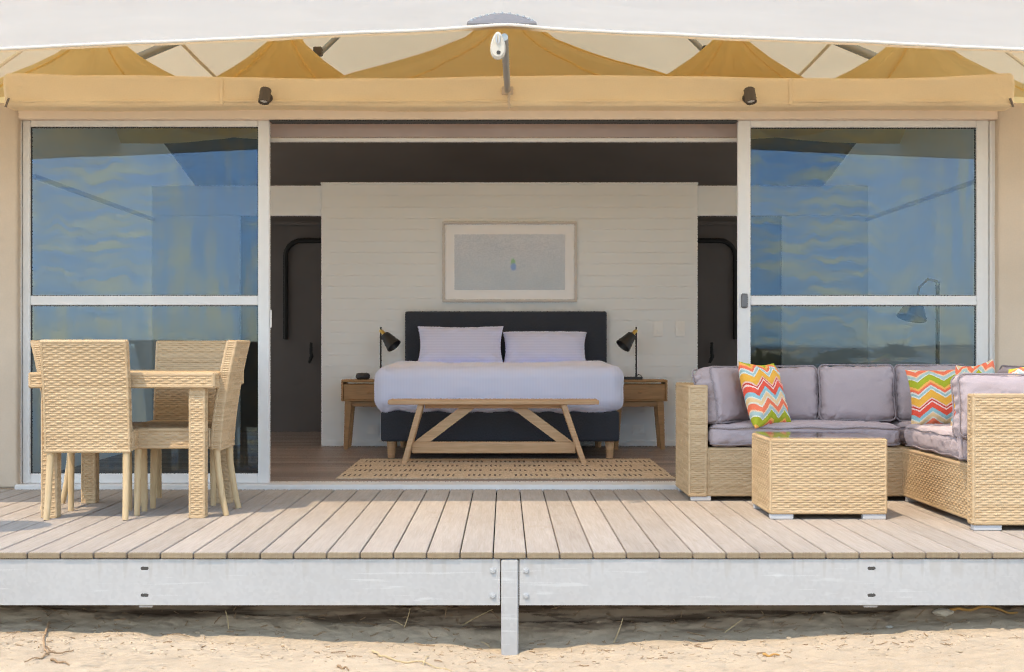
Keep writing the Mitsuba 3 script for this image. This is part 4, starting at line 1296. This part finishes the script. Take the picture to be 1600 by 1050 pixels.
# floor lamp inside, behind the right glass door
fyl = 4.6
c = P(1465, 480, fyl)
add('floor_lamp__pole', tube([(c[0], fyl, FZ + 0.02), (c[0], fyl, 0.7), (c[0], fyl, PZ(440, fyl))], 0.014, 10), 'black_metal')
add('floor_lamp__arm', tube([(c[0], fyl, PZ(440, fyl)), P(1450, 436, fyl), P(1436, 450, fyl), P(1432, 472, fyl)], 0.009, 8), 'brass')
ax = np.array([-0.25, -0.2, -1.0])
add('floor_lamp__shade', lathe([(0, 0), (0.04, 0.0), (0.06, 0.02), (0.105, 0.13), (0.10, 0.13), (0.056, 0.024), (0, 0.01)], P(1430, 470, fyl), 26, axis=ax), 'brown_metal', smooth=35)
add('floor_lamp__base', lathe([(0, 0.0), (0.14, 0.0), (0.14, 0.015), (0.02, 0.025), (0, 0.025)], (c[0], fyl, FZ), 26), 'black_metal', smooth=35)
tag('floor_lamp', 'floor lamp with a brown shade on a black pole behind the right glass door', 'lamp')


# ------------------------------------------------------------------ what lies on the sand
def stem(x0, y0, pts, r, key, bs, lab, catg, grp=None):
    P_ = np.array([(x0 + a, y0 + b, ground_z(x0 + a, y0 + b) + c) for a, b, c in pts])
    k = add(key, tube(P_, np.linspace(r, r * 0.5, len(P_)), 6), bs, smooth=50)
    tag(k, lab, catg, grp)


GR = 'dry grass stems below the deck beam'
# (pixel of the foot, pixel of the tip, depth)
for (f0, t0, y, lab) in (((357, 987), (352, 954), 0.20, 'upright dry grass stem below the left beam slot'), ((460, 986), (474, 970), 0.22, 'short slanting dry stem in the shade left of the post'),
                         ((627, 992), (641, 950), 0.22, 'tall dry grass stem leaning right below the left beam'), ((640, 985), (608, 968), 0.24, 'thin dry stem leaning left below the left beam'),
                         ((768, 1016), (752, 1003), 0.14, 'dry stem lying just left of the steel post'), ((958, 1006), (973, 966), 0.16, 'curved pale grass stem right of the steel post'),
                         ((1130, 990), (1160, 968), 0.22, 'slanting dry stem under the right beam'), ((722, 975), (770, 952), 0.3, 'long thin dry stem slanting up to the beam left of the post')):
    a, b = P(*f0, y), P(*t0, y)
    a[2] = min(a[2], ground_z(a[0], y) + 0.01)
    mid = (a + b) / 2 + [0.01, -0.012, 0.012]
    tt = np.linspace(0, 1, 9)[:, None]
    pts = (1 - tt) ** 2 * a + 2 * tt * (1 - tt) * mid + tt ** 2 * b
    k = add('grass_stem', tube(pts, np.linspace(0.0030, 0.0015, 9), 6), 'dry_stem', smooth=50)
    tag(k, lab, 'grass stem', GR)


def on_sand(px, py):
    """Where the line of sight through a pixel meets the sand (to measure where a thing lies)."""
    d = np.linspace(6.3, 8.6, 3000)
    X, Y, Z = (px - VX) / F * d, d + CAM_Y, CAM_Z - (py - VY) / F * d
    h = sand_height(X, Y)
    i = int(np.argmax(Z < h))
    return np.array([X[i], Y[i], h[i]])


def lying(pxs, r, lift=0.006):
    pts = np.array([on_sand(*q) for q in pxs])
    t = np.linspace(0, 1, len(pts))
    tt = np.linspace(0, 1, 4 * len(pts))
    pp = np.stack([np.interp(tt, t, pts[:, k]) for k in range(3)], 1)
    pp[:, 2] = sand_height(pp[:, 0], pp[:, 1]) + lift + 0.004 * np.sin(tt * 11)
    return tube(pp, np.linspace(r, r * 0.45, len(tt)), 7)


add('driftwood_twig', lying([(77, 976), (72, 990), (68, 1004), (70, 1018), (76, 1024), (95, 1025), (115, 1018)], 0.0055, 0.010), 'bark', smooth=50)
add('driftwood_twig__branch', lying([(76, 1024), (62, 1030), (38, 1035)], 0.0045), 'bark', smooth=50)
add('driftwood_twig__branch', lying([(70, 1012), (80, 1019), (88, 1022)], 0.003), 'bark', smooth=50)
tag('driftwood_twig', 'forked brown twig lying on the sand at the lower left', 'twig')
k = add('dry_root', lying([(582, 1019), (600, 1028), (622, 1034), (650, 1036), (668, 1040), (705, 1049)], 0.005), 'dry_stem', smooth=50)
add('dry_root__branch', lying([(662, 1040), (664, 1032), (670, 1026)], 0.003), 'dry_stem', smooth=50)
tag('dry_root', 'pale runner root trailing over the sand left of the steel post', 'root')
k = add('dry_root', lying([(1460, 962), (1490, 957), (1520, 956), (1560, 957), (1590, 960)], 0.008, 0.012), 'orange_root', smooth=50)
tag(k, 'orange brown root in the shade under the right beam', 'root')
k = add('driftwood_twig', lying([(80, 1033), (95, 1036), (108, 1040)], 0.006), 'bark', smooth=50)
tag(k, 'short bit of brown wood just right of the forked twig', 'twig')
k = add('driftwood_twig', lying([(1192, 1025), (1203, 1026), (1218, 1024)], 0.006), 'orange_root', smooth=50)
tag(k, 'short orange brown bit of wood on the sand right of centre', 'twig')
k = add('driftwood_twig', lying([(528, 1043), (536, 1046), (545, 1048)], 0.006), 'bark', smooth=50)
tag(k, 'short dark bit of wood at the bottom edge left of the post', 'twig')


def stone(px, py, r, seed):
    c = on_sand(px, py)
    m = trimesh.creation.icosphere(3, 1.0)
    v = np.array(m.vertices)
    v *= (0.75 + 0.5 * meshkit.fbm(v * 1.6 + seed * 9, 3, seed))[:, None] * np.array(r)
    return xf(TM(v, m.faces), (c[0], c[1], c[2] + r[2] * 0.5))


add('pale_stone', stone(1474, 960, (0.045, 0.03, 0.018), 2), 'stone_surface', smooth=True)
tag('pale_stone', 'larger pale lumpy stone under the right beam beside the orange root', 'stone')
add('pale_stone_001', stone(1390, 981, (0.017, 0.012, 0.007), 3), 'white_plastic', smooth=True)
tag('pale_stone_001', 'small white flat pebble in the shade under the right beam', 'stone')

# small litter strewn on the sand: one mass
bits = []
r2 = np.random.default_rng(3)
for _ in range(900):
    x, y = r2.uniform(-2.5, 2.6), r2.uniform(-0.34, 0.75)
    if r2.random() < 0.55 and y < 0.1:
        continue
    L = r2.uniform(0.005, 0.022) * (2.4 if r2.random() < 0.06 or (y > 0.15 and r2.random() < 0.25) else 1)
    a = r2.uniform(0, math.pi)
    n = 3
    pts = [(x + L * t * math.cos(a), y + L * t * math.sin(a) * 0.7, 0) for t in (-1, 0, 1)]
    pts = np.array(pts)
    pts[:, 2] = sand_height(pts[:, 0], pts[:, 1]) + 0.002 + r2.uniform(0, 0.006, 3)
    bits.append(tube(pts, r2.uniform(0.001, 0.0026), 5))
add('sand_litter', cat(*bits), 'bark', smooth=50)
tag('sand_litter', 'scattered dry bits of twig and bark on the sand', kind='stuff')

# loose clumps of sand that cast tiny shadows
ico = trimesh.creation.icosahedron()
r4 = np.random.default_rng(5)
n = 1700
cxy = np.stack([r4.uniform(-2.7, 2.8, n), np.where(r4.random(n) < 0.8, r4.uniform(-0.40, 0.16, n), r4.uniform(0.16, 0.6, n))], -1)
cs = r4.uniform(0.0016, 0.0048, n) * (1 + 1.2 * (r4.random(n) < 0.05))
cz_ = sand_height(cxy[:, 0], cxy[:, 1]) + 0.25 * cs
cv = np.asarray(ico.vertices)[None] * (1 + 0.35 * (r4.random((n, 12, 1)) - 0.5)) * cs[:, None, None] * np.array([1.25, 1.0, 0.75]) + np.concatenate([cxy, cz_[:, None]], 1)[:, None]
cf = np.asarray(ico.faces)[None] + (np.arange(n) * 12)[:, None, None]
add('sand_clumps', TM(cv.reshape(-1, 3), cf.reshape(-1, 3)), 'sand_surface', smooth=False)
tag('sand_clumps', 'loose little clumps of pale sand', kind='stuff')

# dune scrub on the camera's side, seen mirrored in the glass
leaves = []
r3 = np.random.default_rng(11)
for _ in range(30):
    x, y = r3.uniform(-26, 26), r3.uniform(-44, -26)
    z = ground_z(x, y)
    R, Hh = r3.uniform(0.4, 1.3), r3.uniform(0.2, 0.55)
    n = 260
    d_ = r3.normal(size=(n, 3))
    d_ /= np.linalg.norm(d_, axis=1, keepdims=True)
    d_[:, 2] = np.abs(d_[:, 2])
    rad = r3.uniform(0.45, 1.0, n) ** 0.5
    c = np.array([x, y, z]) + d_ * rad[:, None] * np.array([R, R, Hh]) * (0.7 + 0.6 * meshkit.noise(d_ * 3 + x, 2))[:, None]
    a = r3.normal(size=(n, 3)) * 0.09
    b = r3.normal(size=(n, 3)) * 0.05
    v = np.stack([c - a, c + b, c + a, c - b], 1).reshape(-1, 3)
    i = np.arange(n) * 4
    leaves.append(TM(v, np.vstack([np.stack([i, i + 1, i + 2], 1), np.stack([i, i + 2, i + 3], 1)])))
add('dune_scrub', cat(*leaves), 'scrub_leaf', smooth=False)
tag('dune_scrub', 'low grey green scrub on the dunes mirrored in the glass doors', kind='stuff')
